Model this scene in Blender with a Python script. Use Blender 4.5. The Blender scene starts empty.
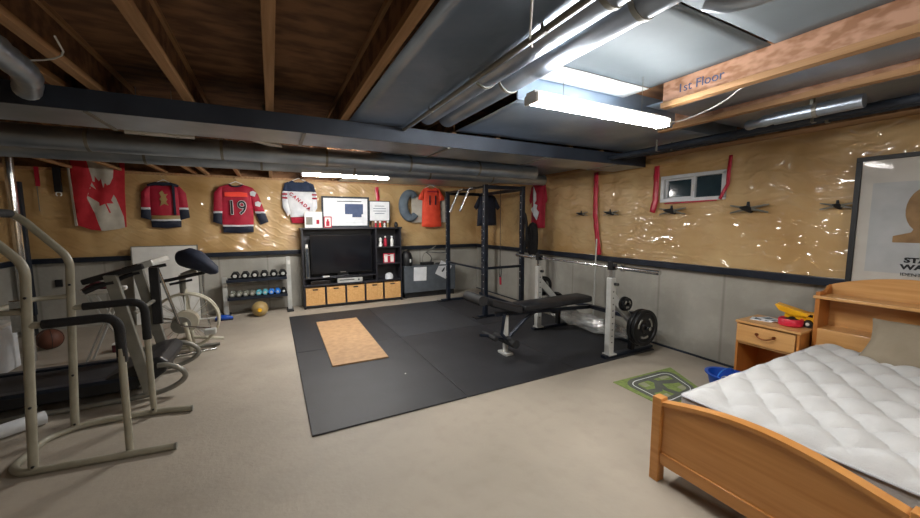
import bpy, bmesh, math, random
from mathutils import Vector, Matrix, noise
from mathutils.geometry import delaunay_2d_cdt
random.seed(7)
PI = math.pi
S = bpy.context.scene
COL = S.collection
V = Vector

# ---------------------------------------------------------------- helpers
def lin(h):
    h = h.lstrip('#'); o = []
    for i in (0, 2, 4):
        c = int(h[i:i+2], 16)/255
        o.append(c/12.92 if c <= .04045 else ((c+.055)/1.055)**2.4)
    return (*o, 1)

def mat(name, a, b=None, rough=.6, metal=0, scale=8, bump=0, bscale=40, coat=0, emit=0, stretch=None, spec=.5, trans=0, detail=4, alpha=1, lo=.35, hi=.65):
    """procedural material: two tones blended by noise, noise bump"""
    m = bpy.data.materials.new(name); m.use_nodes = True
    nt = m.node_tree; n = nt.nodes; l = nt.links
    p = n['Principled BSDF']
    p.inputs['Roughness'].default_value = rough; p.inputs['Metallic'].default_value = metal
    p.inputs['Specular IOR Level'].default_value = spec
    if coat: p.inputs['Coat Weight'].default_value = coat; p.inputs['Coat Roughness'].default_value = .1
    if trans: p.inputs['Transmission Weight'].default_value = trans
    if alpha < 1: p.inputs['Alpha'].default_value = alpha
    tc = n.new('ShaderNodeTexCoord'); mp = n.new('ShaderNodeMapping'); l.new(tc.outputs['Object'], mp.inputs['Vector'])
    if stretch: mp.inputs['Scale'].default_value = stretch
    nz = n.new('ShaderNodeTexNoise'); nz.inputs['Scale'].default_value = scale; nz.inputs['Detail'].default_value = detail
    l.new(mp.outputs[0], nz.inputs['Vector'])
    rp = n.new('ShaderNodeValToRGB'); rp.color_ramp.elements[0].position = lo; rp.color_ramp.elements[1].position = hi
    A = lin(a); B = lin(b) if b else tuple(min(1, c*1.15) for c in A[:3])+(1,)
    rp.color_ramp.elements[0].color = A; rp.color_ramp.elements[1].color = B
    l.new(nz.outputs['Fac'], rp.inputs['Fac']); l.new(rp.outputs[0], p.inputs['Base Color'])
    if bump:
        n2 = n.new('ShaderNodeTexNoise'); n2.inputs['Scale'].default_value = bscale; n2.inputs['Detail'].default_value = 3
        l.new(mp.outputs[0], n2.inputs['Vector'])
        bp = n.new('ShaderNodeBump'); bp.inputs['Strength'].default_value = bump; bp.inputs['Distance'].default_value = .01
        l.new(n2.outputs['Fac'], bp.inputs['Height']); l.new(bp.outputs[0], p.inputs['Normal'])
        if coat: l.new(bp.outputs[0], p.inputs['Coat Normal'])
    if emit:
        p.inputs['Emission Color'].default_value = (1, .97, .92, 1); p.inputs['Emission Strength'].default_value = emit
    return m

def wm(o):
    M = o.matrix_basis.copy()
    while o.parent:
        o = o.parent; M = o.matrix_basis @ M
    return M

class MB:
    def __init__(s): s.b = bmesh.new(); s.mi = 0
    def _f(s, vs):
        try:
            f = s.b.faces.new(vs); f.material_index = s.mi; return f
        except ValueError: return None
    def box(s, x0, y0, z0, x1, y1, z1, M=None, bev=0):
        b = bmesh.new()
        bmesh.ops.create_cube(b, size=1)
        for v in b.verts:
            v.co = V(((x0+x1)/2+v.co.x*(x1-x0), (y0+y1)/2+v.co.y*(y1-y0), (z0+z1)/2+v.co.z*(z1-z0)))
        if bev:
            bmesh.ops.bevel(b, geom=b.edges[:], offset=bev, segments=2, affect='EDGES', profile=.5)
        s.merge(b, M); return s
    def merge(s, b, M=None):
        mp = {}
        for v in b.verts: mp[v] = s.b.verts.new(M @ v.co if M else v.co)
        for f in b.faces: s._f([mp[v] for v in f.verts])
        b.free()
    def tube(s, pts, r, seg=12, cap=True, closed=False, flat=None):
        """pipe along points; r scalar or list; flat=(w,h,up) gives rectangular-ish section"""
        pts = [V(p) for p in pts]; n = len(pts)
        rs = r if isinstance(r, (list, tuple)) else [r]*n
        rings = []; nrm = None
        for i, p in enumerate(pts):
            if closed: t = (pts[(i+1) % n]-pts[i-1]).normalized()
            elif i == 0: t = (pts[1]-p).normalized()
            elif i == n-1: t = (p-pts[i-1]).normalized()
            else: t = ((pts[i+1]-p).normalized()+(p-pts[i-1]).normalized()).normalized()
            if nrm is None:
                up = V((0, 0, 1)) if abs(t.z) < .9 else V((1, 0, 0))
                nrm = t.cross(up).normalized()
            else:
                nrm = (nrm-t*nrm.dot(t)).normalized()
            bi = t.cross(nrm)
            ring = []
            for k in range(seg):
                a = 2*PI*k/seg
                ring.append(s.b.verts.new(p+nrm*math.cos(a)*rs[i]+bi*math.sin(a)*rs[i]))
            rings.append(ring)
        m = n if closed else n-1
        for i in range(m):
            A, B = rings[i], rings[(i+1) % n]
            for k in range(seg): s._f([A[k], A[(k+1) % seg], B[(k+1) % seg], B[k]])
        if cap and not closed:
            s._f(rings[0][::-1]); s._f(rings[-1])
        return s
    def cyl(s, a, b, r, r2=None, seg=20): return s.tube([a, b], [r, r if r2 is None else r2], seg)
    def lathe(s, prof, seg=28, M=None, cap=True):
        """prof: (radius, z) list around z"""
        rings = []
        for r, z in prof:
            rr = []
            for k in range(seg):
                a = 2*PI*k/seg; c = V((r*math.cos(a), r*math.sin(a), z))
                rr.append(s.b.verts.new(M @ c if M else c))
            rings.append(rr)
        for i in range(len(rings)-1):
            A, B = rings[i], rings[i+1]
            for k in range(seg): s._f([A[k], A[(k+1) % seg], B[(k+1) % seg], B[k]])
        if cap: s._f(rings[0][::-1]); s._f(rings[-1])
        return s
    def prism(s, poly, t0, t1, fn):
        """extrude 2D poly between t0 and t1; fn(u,v,t)->xyz"""
        a = [s.b.verts.new(V(fn(u, v, t0))) for u, v in poly]; b = [s.b.verts.new(V(fn(u, v, t1))) for u, v in poly]
        s._f(a[::-1]); s._f(b); n = len(a)
        for i in range(n): s._f([a[i], a[(i+1) % n], b[(i+1) % n], b[i]])
        return s
    def grid(s, nu, nv, fn):
        g = [[s.b.verts.new(V(fn(i/nu, j/nv))) for j in range(nv+1)] for i in range(nu+1)]
        for i in range(nu):
            for j in range(nv): s._f([g[i][j], g[i+1][j], g[i+1][j+1], g[i][j+1]])
        return s
    def build(s, name, m, parent=None, smooth=False, world=True, bev=0, wn=False):
        me = bpy.data.meshes.new(name)
        bmesh.ops.recalc_face_normals(s.b, faces=s.b.faces[:])
        if parent is not None and world:
            inv = wm(parent).inverted(); s.b.transform(inv)
        s.b.to_mesh(me); s.b.free()
        for x in (m if isinstance(m, (list, tuple)) else [m]): me.materials.append(x)
        if smooth:
            for p in me.polygons: p.use_smooth = True
        o = bpy.data.objects.new(name, me); COL.objects.link(o)
        if parent is not None: o.parent = parent
        if bev:
            md = o.modifiers.new('b', 'BEVEL'); md.width = bev; md.segments = 2; md.limit_method = 'ANGLE'
        if smooth:
            try:
                me.set_sharp_from_angle(angle=math.radians(42))
            except Exception: pass
        return o

def thing(name, label, cat, loc=(0, 0, 0), rz=0, group=None):
    o = bpy.data.objects.new(name, None); COL.objects.link(o); o.empty_display_size = .1
    o.location = loc; o.rotation_euler = (0, 0, rz)
    o.matrix_basis = Matrix.Translation(loc) @ Matrix.Rotation(rz, 4, 'Z')
    o['label'] = label; o['category'] = cat
    if group: o['group'] = group
    return o
def tag(o, label, cat, group=None):
    o['label'] = label; o['category'] = cat
    if group: o['group'] = group
    return o
def struct(o, label=None):
    o['kind'] = 'structure'
    if label: o['label'] = label
    return o
def dup(root, loc=None, label=None, rz=None, mats=None):
    r = root.copy(); COL.objects.link(r)
    if loc is not None or rz is not None:
        l0 = loc if loc is not None else root.location; z0 = rz if rz is not None else root.rotation_euler.z
        r.location = l0; r.rotation_euler = (0, 0, z0)
    if label: r['label'] = label
    def rec(a, b):
        for ch in [c for c in COL.objects if c.parent == a]:
            c = ch.copy(); COL.objects.link(c); c.parent = b
            if mats and c.type == 'MESH':
                c.data = c.data.copy()
                for i, mm in enumerate(c.data.materials):
                    if mm and mm.name in mats: c.data.materials[i] = mats[mm.name]
            rec(ch, c)
    rec(root, r); return r

def arc(c, r, a0, a1, n, ax='xz'):
    o = []
    for i in range(n+1):
        a = math.radians(a0+(a1-a0)*i/n); u, v = r*math.cos(a), r*math.sin(a)
        o.append({'xz': (c[0]+u, c[1], c[2]+v), 'yz': (c[0], c[1]+u, c[2]+v), 'xy': (c[0]+u, c[1]+v, c[2])}[ax])
    return o
def smoothpath(pts, it=2):
    pts = [V(p) for p in pts]
    for _ in range(it):
        q = [pts[0]]
        for a, b in zip(pts, pts[1:]): q += [a*.75+b*.25, a*.25+b*.75]
        q.append(pts[-1]); pts = q
    return pts
def fillet(pts, r, n=5):
    """round the corners of a polyline"""
    pts = [V(p) for p in pts]; o = [pts[0]]
    for i in range(1, len(pts)-1):
        a, b, c = pts[i-1], pts[i], pts[i+1]; d1 = (a-b); d2 = (c-b); k = min(r, d1.length*.45, d2.length*.45)
        p, q = b+d1.normalized()*k, b+d2.normalized()*k
        for j in range(n+1):
            t = j/n; o.append(p*(1-t)**2+b*2*t*(1-t)+q*t*t)
    o.append(pts[-1]); return o

def text_mesh(name, s, size, m, M, parent=None, ext=.003, align='CENTER', world=True, sx=1, bold=0):
    cu = bpy.data.curves.new(name, 'FONT'); cu.body = s; cu.size = size; cu.extrude = ext; cu.align_x = align; cu.align_y = 'CENTER'
    cu.offset = bold; cu.resolution_u = 3
    t = bpy.data.objects.new('t', cu); COL.objects.link(t)
    bpy.context.view_layer.update()
    me = bpy.data.meshes.new_from_object(t.evaluated_get(bpy.context.evaluated_depsgraph_get()))
    bpy.data.objects.remove(t)
    me.transform(M @ Matrix.Diagonal((sx, 1, 1, 1)))
    if parent is not None and world: me.transform(wm(parent).inverted())
    me.materials.clear(); me.materials.append(m); me.name = name
    o = bpy.data.objects.new(name, me); COL.objects.link(o)
    if parent is not None: o.parent = parent
    return o
# text standing on a panel facing local -y
FACE = Matrix.Rotation(PI/2, 4, 'X')

def inside(p, poly):
    x, y = p; c = False; j = len(poly)-1
    for i in range(len(poly)):
        xi, yi = poly[i]; xj, yj = poly[j]
        if (yi > y) != (yj > y) and x < (xj-xi)*(y-yi)/(yj-yi)+xi: c = not c
        j = i
    return c
def edist(p, poly):
    d = 9; P = V(p)
    for i in range(len(poly)):
        a = V(poly[i-1]); b = V(poly[i]); ab = b-a
        t = max(0, min(1, (P-a).dot(ab)/max(1e-9, ab.length_squared))); d = min(d, (P-a-ab*t).length)
    return d
def cloth(name, outline, zones, mats, parent, th=.05, res=.035, fold=.012, back=0., seed=0, fr=9, flat=.006):
    """a hanging cloth panel in local x-z, facing -y, zones = [(poly, mat index)]; closed with thickness"""
    xs = [p[0] for p in outline]; zs = [p[1] for p in outline]
    co = [V(p) for p in outline]; n = len(outline); ed = [(i, (i+1) % n) for i in range(n)]
    for poly, mi in zones:
        k = len(co); co += [V(p) for p in poly]; ed += [(k+i, k+(i+1) % len(poly)) for i in range(len(poly))]
    x = min(xs)+res/2
    while x < max(xs):
        z = min(zs)+res/2
        while z < max(zs):
            if inside((x, z), outline) and edist((x, z), outline) > res*.4: co.append(V((x+random.uniform(-.2, .2)*res, z+random.uniform(-.2, .2)*res)))
            z += res
        x += res
    vs, es, fs, _, _, _ = delaunay_2d_cdt(co, ed, [], 0, 1e-5)
    b = MB(); F = []; B = []
    for v in vs:
        d = edist(v, outline); k = 1-math.exp(-d/.05)
        f = fold*math.sin(v[0]*fr+3*noise.noise(V((v[0]*2, v[1]*1.5, seed))))*k + fold*noise.noise(V((v[0]*5, v[1]*2.2, seed+5)))*k
        F.append(b.b.verts.new((v[0], back-flat-th*k-f, v[1]))); B.append(b.b.verts.new((v[0], back, v[1])))
    use = {}
    for t in fs:
        c = (sum(vs[i][0] for i in t)/len(t), sum(vs[i][1] for i in t)/len(t))
        if not inside(c, outline): continue
        mi = 0
        for poly, q in zones:
            if inside(c, poly): mi = q
        b.mi = mi; b._f([F[i] for i in t]); b._f([B[i] for i in reversed(t)])
        for i in range(len(t)):
            e = (t[i], t[(i+1) % len(t)]); kk = tuple(sorted(e)); use.setdefault(kk, []).append((e, mi))
    for kk, L in use.items():
        if len(L) == 1:
            (i, j), mi = L[0]; b.mi = mi; b._f([F[j], F[i], B[i], B[j]])
    bmesh.ops.remove_doubles(b.b, verts=b.b.verts, dist=1e-5)
    bmesh.ops.delete(b.b, geom=[v for v in b.b.verts if not v.link_faces], context='VERTS')
    return b.build(name, mats, parent, smooth=True, world=False)

# ---------------------------------------------------------------- materials
M = {}
M['tube_beige'] = mat('tube_beige', '#8d8979', '#9a9686', .4)
M['foam'] = mat('foam', '#141416', '#1e1e20', .8, bump=.3, bscale=120)
M['black'] = mat('black', '#101114', '#1a1b1f', .5)
M['blackgloss'] = mat('blackgloss', '#0c0d10', '#15161a', .18)
M['blacksteel'] = mat('blacksteel', '#1b212d', '#262e3c', .35, metal=.3)
M['blackwood'] = mat('blackwood', '#17171c', '#22222a', .45, scale=6, stretch=(1, 1, 8))
M['vinyl'] = mat('vinyl', '#18191c', '#232428', .45, bump=.25, bscale=60)
M['chrome'] = mat('chrome', '#c4c8cc', '#e0e2e4', .16, metal=1)
M['silver'] = mat('silver', '#b9bbb8', '#cbcdca', .35, metal=.35)
M['greysteel'] = mat('greysteel', '#77766f', '#86857d', .4, metal=.3)
M['iron'] = mat('iron', '#17181a', '#232427', .38, metal=.4, bump=.1)
M['white'] = mat('white', '#d8d8d4', '#e4e4e0', .5)
M['paper'] = mat('paper', '#d3d6da', '#e3e5e8', .7)
M['rubber'] = mat('rubber', '#1b1c20', '#2b2c31', .55, scale=3, bump=.3, bscale=180, lo=.2, hi=.8)
M['rubber_light'] = mat('rubber_light', '#24262a', '#33353a', .6, scale=3, bump=.3, bscale=180, lo=.2, hi=.8)
M['cork'] = mat('cork', '#9c7a58', '#b49068', .7, scale=14, bump=.2, bscale=200, lo=.3, hi=.7)
M['pine'] = mat('pine', '#b5793b', '#c98e4e', .38, scale=5, stretch=(1, .35, 7), lo=.3, hi=.7, coat=.25)
M['pine_light'] = mat('pine_light', '#c08d52', '#d2a268', .4, scale=5, stretch=(1, .35, 7), lo=.3, hi=.7, coat=.2)
M['pine_end'] = mat('pine_end', '#a9692e', '#bc7b3c', .4, scale=6, stretch=(1, 1, .3))
M['lumber'] = mat('lumber', '#94704a', '#ad8660', .7, scale=6, stretch=(6, .3, 6), bump=.1)
M['osb'] = mat('osb', '#946b50', '#b89078', .75, scale=22, stretch=(1, .5, 1), bump=.2, bscale=30, lo=.4, hi=.58, detail=2)
M['osbdark'] = mat('osbdark', '#5a3d28', '#805c3e', .8, scale=12, stretch=(.4, 1, 1), bump=.2, lo=.38, hi=.6, detail=3)
M['foil'] = mat('foil', '#7f93ab', '#a3b3c6', .3, metal=.75, scale=1.5, bump=.8, bscale=4.5)
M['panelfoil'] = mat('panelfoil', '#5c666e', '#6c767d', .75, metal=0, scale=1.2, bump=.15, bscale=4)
M['panel_lit'] = mat('panel_lit', '#b4bcc0', '#c2c8cc', .7)  # ceiling panel tone lightened to carry the near lamp's brightness
M['duct'] = mat('duct', '#94a0b0', '#b0bbc8', .36, metal=.85, scale=3, bump=.12, bscale=6)
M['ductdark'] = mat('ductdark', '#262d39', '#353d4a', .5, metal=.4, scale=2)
M['red'] = mat('red', '#a01630', '#b21e3a', .7)
M['brightred'] = mat('brightred', '#f03a28', '#f64a35', .6)
M['orange'] = mat('orange', '#e2452a', '#ee5335', .7)
M['navy'] = mat('navy', '#131a2c', '#1c2438', .7)
M['navycloth'] = mat('navycloth', '#1a2740', '#26344f', .8)
M['clothwhite'] = mat('clothwhite', '#c9cdd2', '#dcdfe2', .8)
M['flagred'] = mat('flagred', '#b3202c', '#c42a37', .75)
M['flagwhite'] = mat('flagwhite', '#b5b0a4', '#c4c0b4', .8)
M['gold'] = mat('gold', '#978050', '#a89060', .5)
M['yellow'] = mat('yellow', '#e8a60c', '#f2b81a', .35)
M['toyred'] = mat('toyred', '#c8203a', '#d62c48', .35)
M['blue'] = mat('blue', '#0f3f9c', '#1a50b4', .35)
M['brightblue'] = mat('brightblue', '#1f6fd0', '#2f80e0', .4)
M['teal'] = mat('teal', '#4f9fae', '#60b0be', .5)
M['olive'] = mat('olive', '#6d6f63', '#7e8074', .55)
M['basket'] = mat('basket', '#c69458', '#dcae72', .75, scale=30, stretch=(1, 1, 5), bump=.5, bscale=60)
M['screen'] = mat('screen', '#0a0d14', '#0c1018', .12)
M['greycab'] = mat('greycab', '#4c5259', '#565c63', .5)
M['mattress'] = mat('mattress', '#b6b6b6', '#c2c2c2', .85, scale=5, bump=.2, bscale=90)
M['piping'] = mat('piping', '#a2a3a6', '#b0b1b4', .8)
M['pillow'] = mat('pillow', '#857a68', '#918674', .9, scale=4, bump=.2, bscale=50)
M['glass'] = mat('glass', '#22343c', '#2a3d46', .05, coat=.5)
M['vinylwhite'] = mat('vinylwhite', '#c4c8cd', '#d2d5d9', .4)
M['tape'] = mat('tape', '#b01c34', '#c42a44', .3, bump=.5, bscale=30)
M['tubeglow'] = mat('tubeglow', '#ffffff', '#ffffff', .5, emit=1)
M['copper'] = mat('copper', '#7a4426', '#8c5230', .3, metal=.8)
M['clear'] = mat('clear', '#c4c8c8', '#e6e8e8', .15, trans=.75, bump=1, bscale=14, coat=.6, alpha=.7)
M['brown'] = mat('brown', '#5a4634', '#6b543f', .7)
M['greyblue'] = mat('greyblue', '#56626d', '#677480', .8, bump=.4, bscale=20)
M['cable'] = mat('cable', '#c8c8c2', '#d5d5cf', .5)
M['ink'] = mat('ink', '#1d232b', '#232a33', .7)
M['inkblue'] = mat('inkblue', '#3c4a68', '#4a5878', .7)

def concrete(name, a, b, c, seamaxis=None, rough=.75):
    m = bpy.data.materials.new(name); m.use_nodes = True; nt = m.node_tree; n = nt.nodes; l = nt.links; p = n['Principled BSDF']
    p.inputs['Roughness'].default_value = rough
    tc = n.new('ShaderNodeTexCoord')
    def nz(sc, d=6, st=None):
        x = n.new('ShaderNodeTexNoise'); x.inputs['Scale'].default_value = sc; x.inputs['Detail'].default_value = d
        mp = n.new('ShaderNodeMapping'); l.new(tc.outputs['Object'], mp.inputs[0])
        if st: mp.inputs['Scale'].default_value = st
        l.new(mp.outputs[0], x.inputs['Vector']); return x
    def ramp(src, ca, cb, p0, p1):
        r = n.new('ShaderNodeValToRGB'); r.color_ramp.elements[0].color = ca; r.color_ramp.elements[1].color = cb
        r.color_ramp.elements[0].position = p0; r.color_ramp.elements[1].position = p1; l.new(src, r.inputs[0]); return r
    r1 = ramp(nz(.9).outputs['Fac'], lin(a), lin(b), .35, .65)
    r2 = ramp(nz(7, 8).outputs['Fac'], (0, 0, 0, 1), (1, 1, 1, 1), .5, .8)
    mx = n.new('ShaderNodeMixRGB'); l.new(r2.outputs[0], mx.inputs[0]); l.new(r1.outputs[0], mx.inputs[1]); mx.inputs[2].default_value = lin(c)
    mul = n.new('ShaderNodeMath'); mul.operation = 'MULTIPLY'; mul.inputs[1].default_value = .3; l.new(r2.outputs[0], mul.inputs[0]); l.new(mul.outputs[0], mx.inputs[0])
    out = mx.outputs[0]
    if seamaxis is not None:   # dark pour seams and streaks on a wall
        sp = n.new('ShaderNodeSeparateXYZ'); l.new(tc.outputs['Object'], sp.inputs[0])
        ad = n.new('ShaderNodeMath'); ad.operation = 'ADD'; l.new(sp.outputs[seamaxis], ad.inputs[0]); ad.inputs[1].default_value = .1
        md = n.new('ShaderNodeMath'); md.operation = 'PINGPONG'; md.inputs[1].default_value = .38; l.new(ad.outputs[0], md.inputs[0])
        r3 = ramp(md.outputs[0], (.42, .4, .38, 1), (1, 1, 1, 1), .003, .02)
        st = nz(2.2, 4, (1, 1, .25) ); r4 = ramp(st.outputs['Fac'], (.75, .74, .72, 1), (1, 1, 1, 1), .3, .6)
        m2 = n.new('ShaderNodeMixRGB'); m2.blend_type = 'MULTIPLY'; m2.inputs[0].default_value = .45; l.new(out, m2.inputs[1]); l.new(r3.outputs[0], m2.inputs[2])
        m3 = n.new('ShaderNodeMixRGB'); m3.blend_type = 'MULTIPLY'; m3.inputs[0].default_value = .7; l.new(m2.outputs[0], m3.inputs[1]); l.new(r4.outputs[0], m3.inputs[2]); out = m3.outputs[0]
    l.new(out, p.inputs['Base Color'])
    bp = n.new('ShaderNodeBump'); bp.inputs['Strength'].default_value = .25; bp.inputs['Distance'].default_value = .01
    l.new(nz(30).outputs['Fac'], bp.inputs['Height']); l.new(bp.outputs[0], p.inputs['Normal'])
    return m
M['floor'] = concrete('floor_concrete', '#988f82', '#a99f91', '#877d71', rough=.62)
M['wallc_y'] = concrete('wall_concrete_back', '#96948c', '#adaaa1', '#c0bdb4', 0)
M['wallc_x'] = concrete('wall_concrete_side', '#96948c', '#adaaa1', '#c0bdb4', 1)

def poly_mat():
    """tan batts seen through glossy wrinkled clear sheeting"""
    m = bpy.data.materials.new('insulation_under_plastic'); m.use_nodes = True; nt = m.node_tree; n = nt.nodes; l = nt.links; p = n['Principled BSDF']
    tc = n.new('ShaderNodeTexCoord')
    a = n.new('ShaderNodeTexNoise'); a.inputs['Scale'].default_value = 1.6; a.inputs['Detail'].default_value = 5; l.new(tc.outputs['Object'], a.inputs[0])
    r = n.new('ShaderNodeValToRGB'); e = r.color_ramp.elements; e[0].position = .3; e[1].position = .7; e[0].color = lin('#b08a54'); e[1].color = lin('#c9aa78'); l.new(a.outputs['Fac'], r.inputs[0])
    l.new(r.outputs[0], p.inputs['Base Color'])
    p.inputs['Roughness'].default_value = .55; p.inputs['Coat Weight'].default_value = .9; p.inputs['Coat Roughness'].default_value = .06
    # wrinkles: stretched ridges
    mp = n.new('ShaderNodeMapping'); l.new(tc.outputs['Object'], mp.inputs[0]); mp.inputs['Rotation'].default_value = (.6, .5, .3); mp.inputs['Scale'].default_value = (1, 1, 2.2)
    b = n.new('ShaderNodeTexNoise'); b.inputs['Scale'].default_value = 2.6; b.inputs['Detail'].default_value = 5; b.inputs['Distortion'].default_value = 1.2
    try: b.noise_type = 'RIDGED_MULTIFRACTAL'
    except Exception: pass
    l.new(mp.outputs[0], b.inputs[0])
    bp = n.new('ShaderNodeBump'); bp.inputs['Strength'].default_value = 1; bp.inputs['Distance'].default_value = .07; p.inputs['Coat IOR'].default_value = 1.85
    wv = n.new('ShaderNodeTexWave'); wv.inputs['Scale'].default_value = 2.4; wv.inputs['Distortion'].default_value = 9; wv.inputs['Detail'].default_value = 3; wv.inputs['Detail Scale'].default_value = .8
    mp2 = n.new('ShaderNodeMapping'); l.new(tc.outputs['Object'], mp2.inputs[0]); mp2.inputs['Rotation'].default_value = (.9, .7, .8); l.new(mp2.outputs[0], wv.inputs[0])
    pw = n.new('ShaderNodeMath'); pw.operation = 'POWER'; pw.inputs[1].default_value = 5; l.new(wv.outputs['Fac'], pw.inputs[0])
    ma = n.new('ShaderNodeMath'); ma.operation = 'MULTIPLY_ADD'; ma.inputs[1].default_value = .2; l.new(pw.outputs[0], ma.inputs[0]); l.new(b.outputs[0], ma.inputs[2])
    l.new(ma.outputs[0], bp.inputs['Height']); l.new(bp.outputs[0], p.inputs['Coat Normal'])
    return m
M['poly'] = poly_mat()
E1, E2, E3 = 56, 125, 40
EXPO = 1.05
# ---------------------------------------------------------------- room shell
XL, XR, YN, YB, ZC = -3.3, 4.42, -1.9, 7.65, 2.66
LZ = 1.06
struct(MB().box(XL-.2, YN-.2, -.12, XR+.25, YB+.25, 0).build('floor', M['floor']))
struct(MB().box(XL-.2, YN-.2, ZC, XR+.25, YB+.25, ZC+.03).build('ceiling', M['osbdark']))
WY0, WY1, WZ0, WZ1 = 2.225, 2.925, 1.86, 2.14      # window opening in the right wall

def billow(u, z, seed):
    k = min(1, (z-LZ)/.12, (2.40-z)/.12); k = max(0, k)
    st = abs(math.sin(PI*u/.41))
    return k*(.016*st + .014*noise.noise(V((u*1.7, z*1.5, seed))) + .007*noise.noise(V((u*6+z*3, z*5-u*2, seed+3))))

def wall(side, a0, a1, fixed, axis, sgn, hole=None):
    """axis 0: wall spans x at y=fixed ; axis 1: wall spans y at x=fixed; sgn = into the room"""
    m = MB()
    def bx(b, u0, u1, d0, d1, z0, z1):
        lo, hi = sorted((fixed-sgn*d0, fixed-sgn*d1))
        if axis == 0: b.box(u0, lo, z0, u1, hi, z1)
        else: b.box(lo, u0, z0, hi, u1, z1)
    bx(m, a0, a1, 0, .2, 0, LZ)
    w = m.build('wall_'+side, M['wallc_y'] if axis == 0 else M['wallc_x']); struct(w)
    b = MB()
    if hole:
        h0, h1, z0, z1 = hole
        bx(b, a0, h0, 0, .2, LZ, ZC); bx(b, h1, a1, 0, .2, LZ, ZC); bx(b, h0, h1, 0, .2, LZ, z0); bx(b, h0, h1, 0, .2, z1, ZC)
    else: bx(b, a0, a1, 0, .2, LZ, ZC)
    b.build('rim_board', M['osbdark'], w, world=False)
    b = MB()
    def sheet(u0, u1, z0, z1):
        nu = max(2, int((u1-u0)/.04)); nz = max(2, int((z1-z0)/.04))
        def fn(i, j):
            u = u0+(u1-u0)*i; z = z0+(z1-z0)*j
            d = .03+billow(u, z, fixed)
            if hole:
                hx = max(h0-u, u-h1, 0); hz = max(hole[2]-z, z-hole[3], 0); k = min(1, math.hypot(hx, hz)/.15); d = .03+(d-.03)*k
            c = fixed+sgn*d
            return (u, c, z) if axis == 0 else (c, u, z)
        b.grid(nu, nz, fn)
    if hole:
        sheet(a0, h0, LZ, 2.40); sheet(h1, a1, LZ, 2.40); sheet(h0, h1, LZ, hole[2]); sheet(h0, h1, hole[3], 2.40)
    else: sheet(a0, a1, LZ, 2.40)
    o = b.build('plastic_sheeting', M['poly'], w, smooth=True, world=False)
    b = MB(); bx(b, a0, a1, 0, -.05, 2.40, 2.44); b.build('top_plate', M['lumber'], w, world=False)
    return w
wall('back', XL-.2, XR+.2, YB, 0, -1)
wall('right', YN, YB, XR, 1, -1, (WY0, WY1, WZ0, WZ1))
wall('left', YN, YB, XL, 1, 1)
wall('front', XL-.2, XR+.2, YN, 0, 1)
# black ledge over the concrete
struct(MB().box(XL, YB-.1, 1.025, XR, YB, 1.10, bev=.006).build('trim_1', M['blacksteel']))
struct(MB().box(XR-.085, YN, 1.025, XR, YB-.1, 1.10, bev=.006).build('trim_2', M['blacksteel']))
struct(MB().box(XL, YN, 1.025, XL+.09, YB-.1, 1.10, bev=.006).build('trim_3', M['blacksteel']))
# dark joint where the slab meets the right wall
struct(MB().box(XR-.018, YN, 0, XR, YB, .02).build('baseboard_right', M['ductdark']))

# basement window
b = MB()
fx = XR-.045
for y0, y1, z0, z1 in ((WY0-.02, WY1+.02, WZ0-.02, WZ0+.02), (WY0-.02, WY1+.02, WZ1-.02, WZ1+.02), (WY0-.02, WY0+.022, WZ0, WZ1), (WY1-.022, WY1+.02, WZ0, WZ1)):
    b.box(fx-.012, y0, z0, XR+.12, y1, z1)
w = struct(b.build('window_1', M['vinylwhite'], bev=.003))
b = MB(); ym = 2.565
b.box(fx+.02, ym-.022, WZ0+.015, XR+.1, ym+.022, WZ1-.015)
b.box(fx+.035, ym+.02, WZ0+.015, fx+.06, WY1-.015, WZ0+.04); b.box(fx+.035, ym+.02, WZ1-.04, fx+.06, WY1-.015, WZ1-.015)
b.box(fx+.035, WY1-.045, WZ0+.03, fx+.06, WY1-.015, WZ1-.03)
b.build('sash', M['vinylwhite'], w, bev=.002)
MB().box(fx+.05, WY0+.02, WZ0+.02, fx+.056, WY1-.02, WZ1-.02).build('glass_pane', M['glass'], w)
MB().box(fx+.005, ym-.012, WZ0+.10, fx+.022, ym+.006, WZ0+.17).build('latch', M['white'], w, bev=.003)

# red sheathing tape
def tape(label, pts, wd, group='red tape'):
    """pts (y,z) down the right wall"""
    b = MB(); P = []
    n = 0
    path = []
    for (a, c) in zip(pts, pts[1:]):
        k = max(2, int((V(c)-V(a)).length/.03))
        for i in range(k): path.append(V(a).lerp(V(c), i/k))
    path.append(V(pts[-1]))
    rows = []
    for i, p in enumerate(path):
        t = (path[min(i+1, len(path)-1)]-path[max(i-1, 0)]).normalized(); nn = V((-t.y, t.x))
        w_ = wd/2*(1+.18*noise.noise(V((i*.4, wd*50, 1))))
        row = []
        for s_ in (-1, -.33, .33, 1):
            q = p+nn*w_*s_
            row.append(b.b.verts.new((XR-.062-.008*noise.noise(V((q.x*9, q.y*9, 2))), q.x, q.y)))
        rows.append(row)
    for A, B in zip(rows, rows[1:]):
        for k in range(3): b._f([A[k], A[k+1], B[k+1], B[k]])
    o = b.build('sheathing_tape', M['tape'], smooth=True)
    md = o.modifiers.new('s', 'SOLIDIFY'); md.thickness = .003
    tag(o, label, 'tape')
tape('long strip of shiny red tape running down the plastic sheeting above the bench', [(3.97, 2.34), (3.965, 1.7), (3.91, 1.35), (3.87, 1.11)], .085)
tape('red tape strip hanging at the left side of the basement window', [(3.0, 2.3), (3.0, 1.87), (3.04, 1.72)], .075)
tape('thin red tape strip on the right edge of the basement window', [(2.17, 2.3), (2.18, 2.0), (2.25, 1.845)], .035)
tape('thin red tape line under the basement window frame', [(2.88, 1.825), (2.28, 1.835)], .014)

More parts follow.
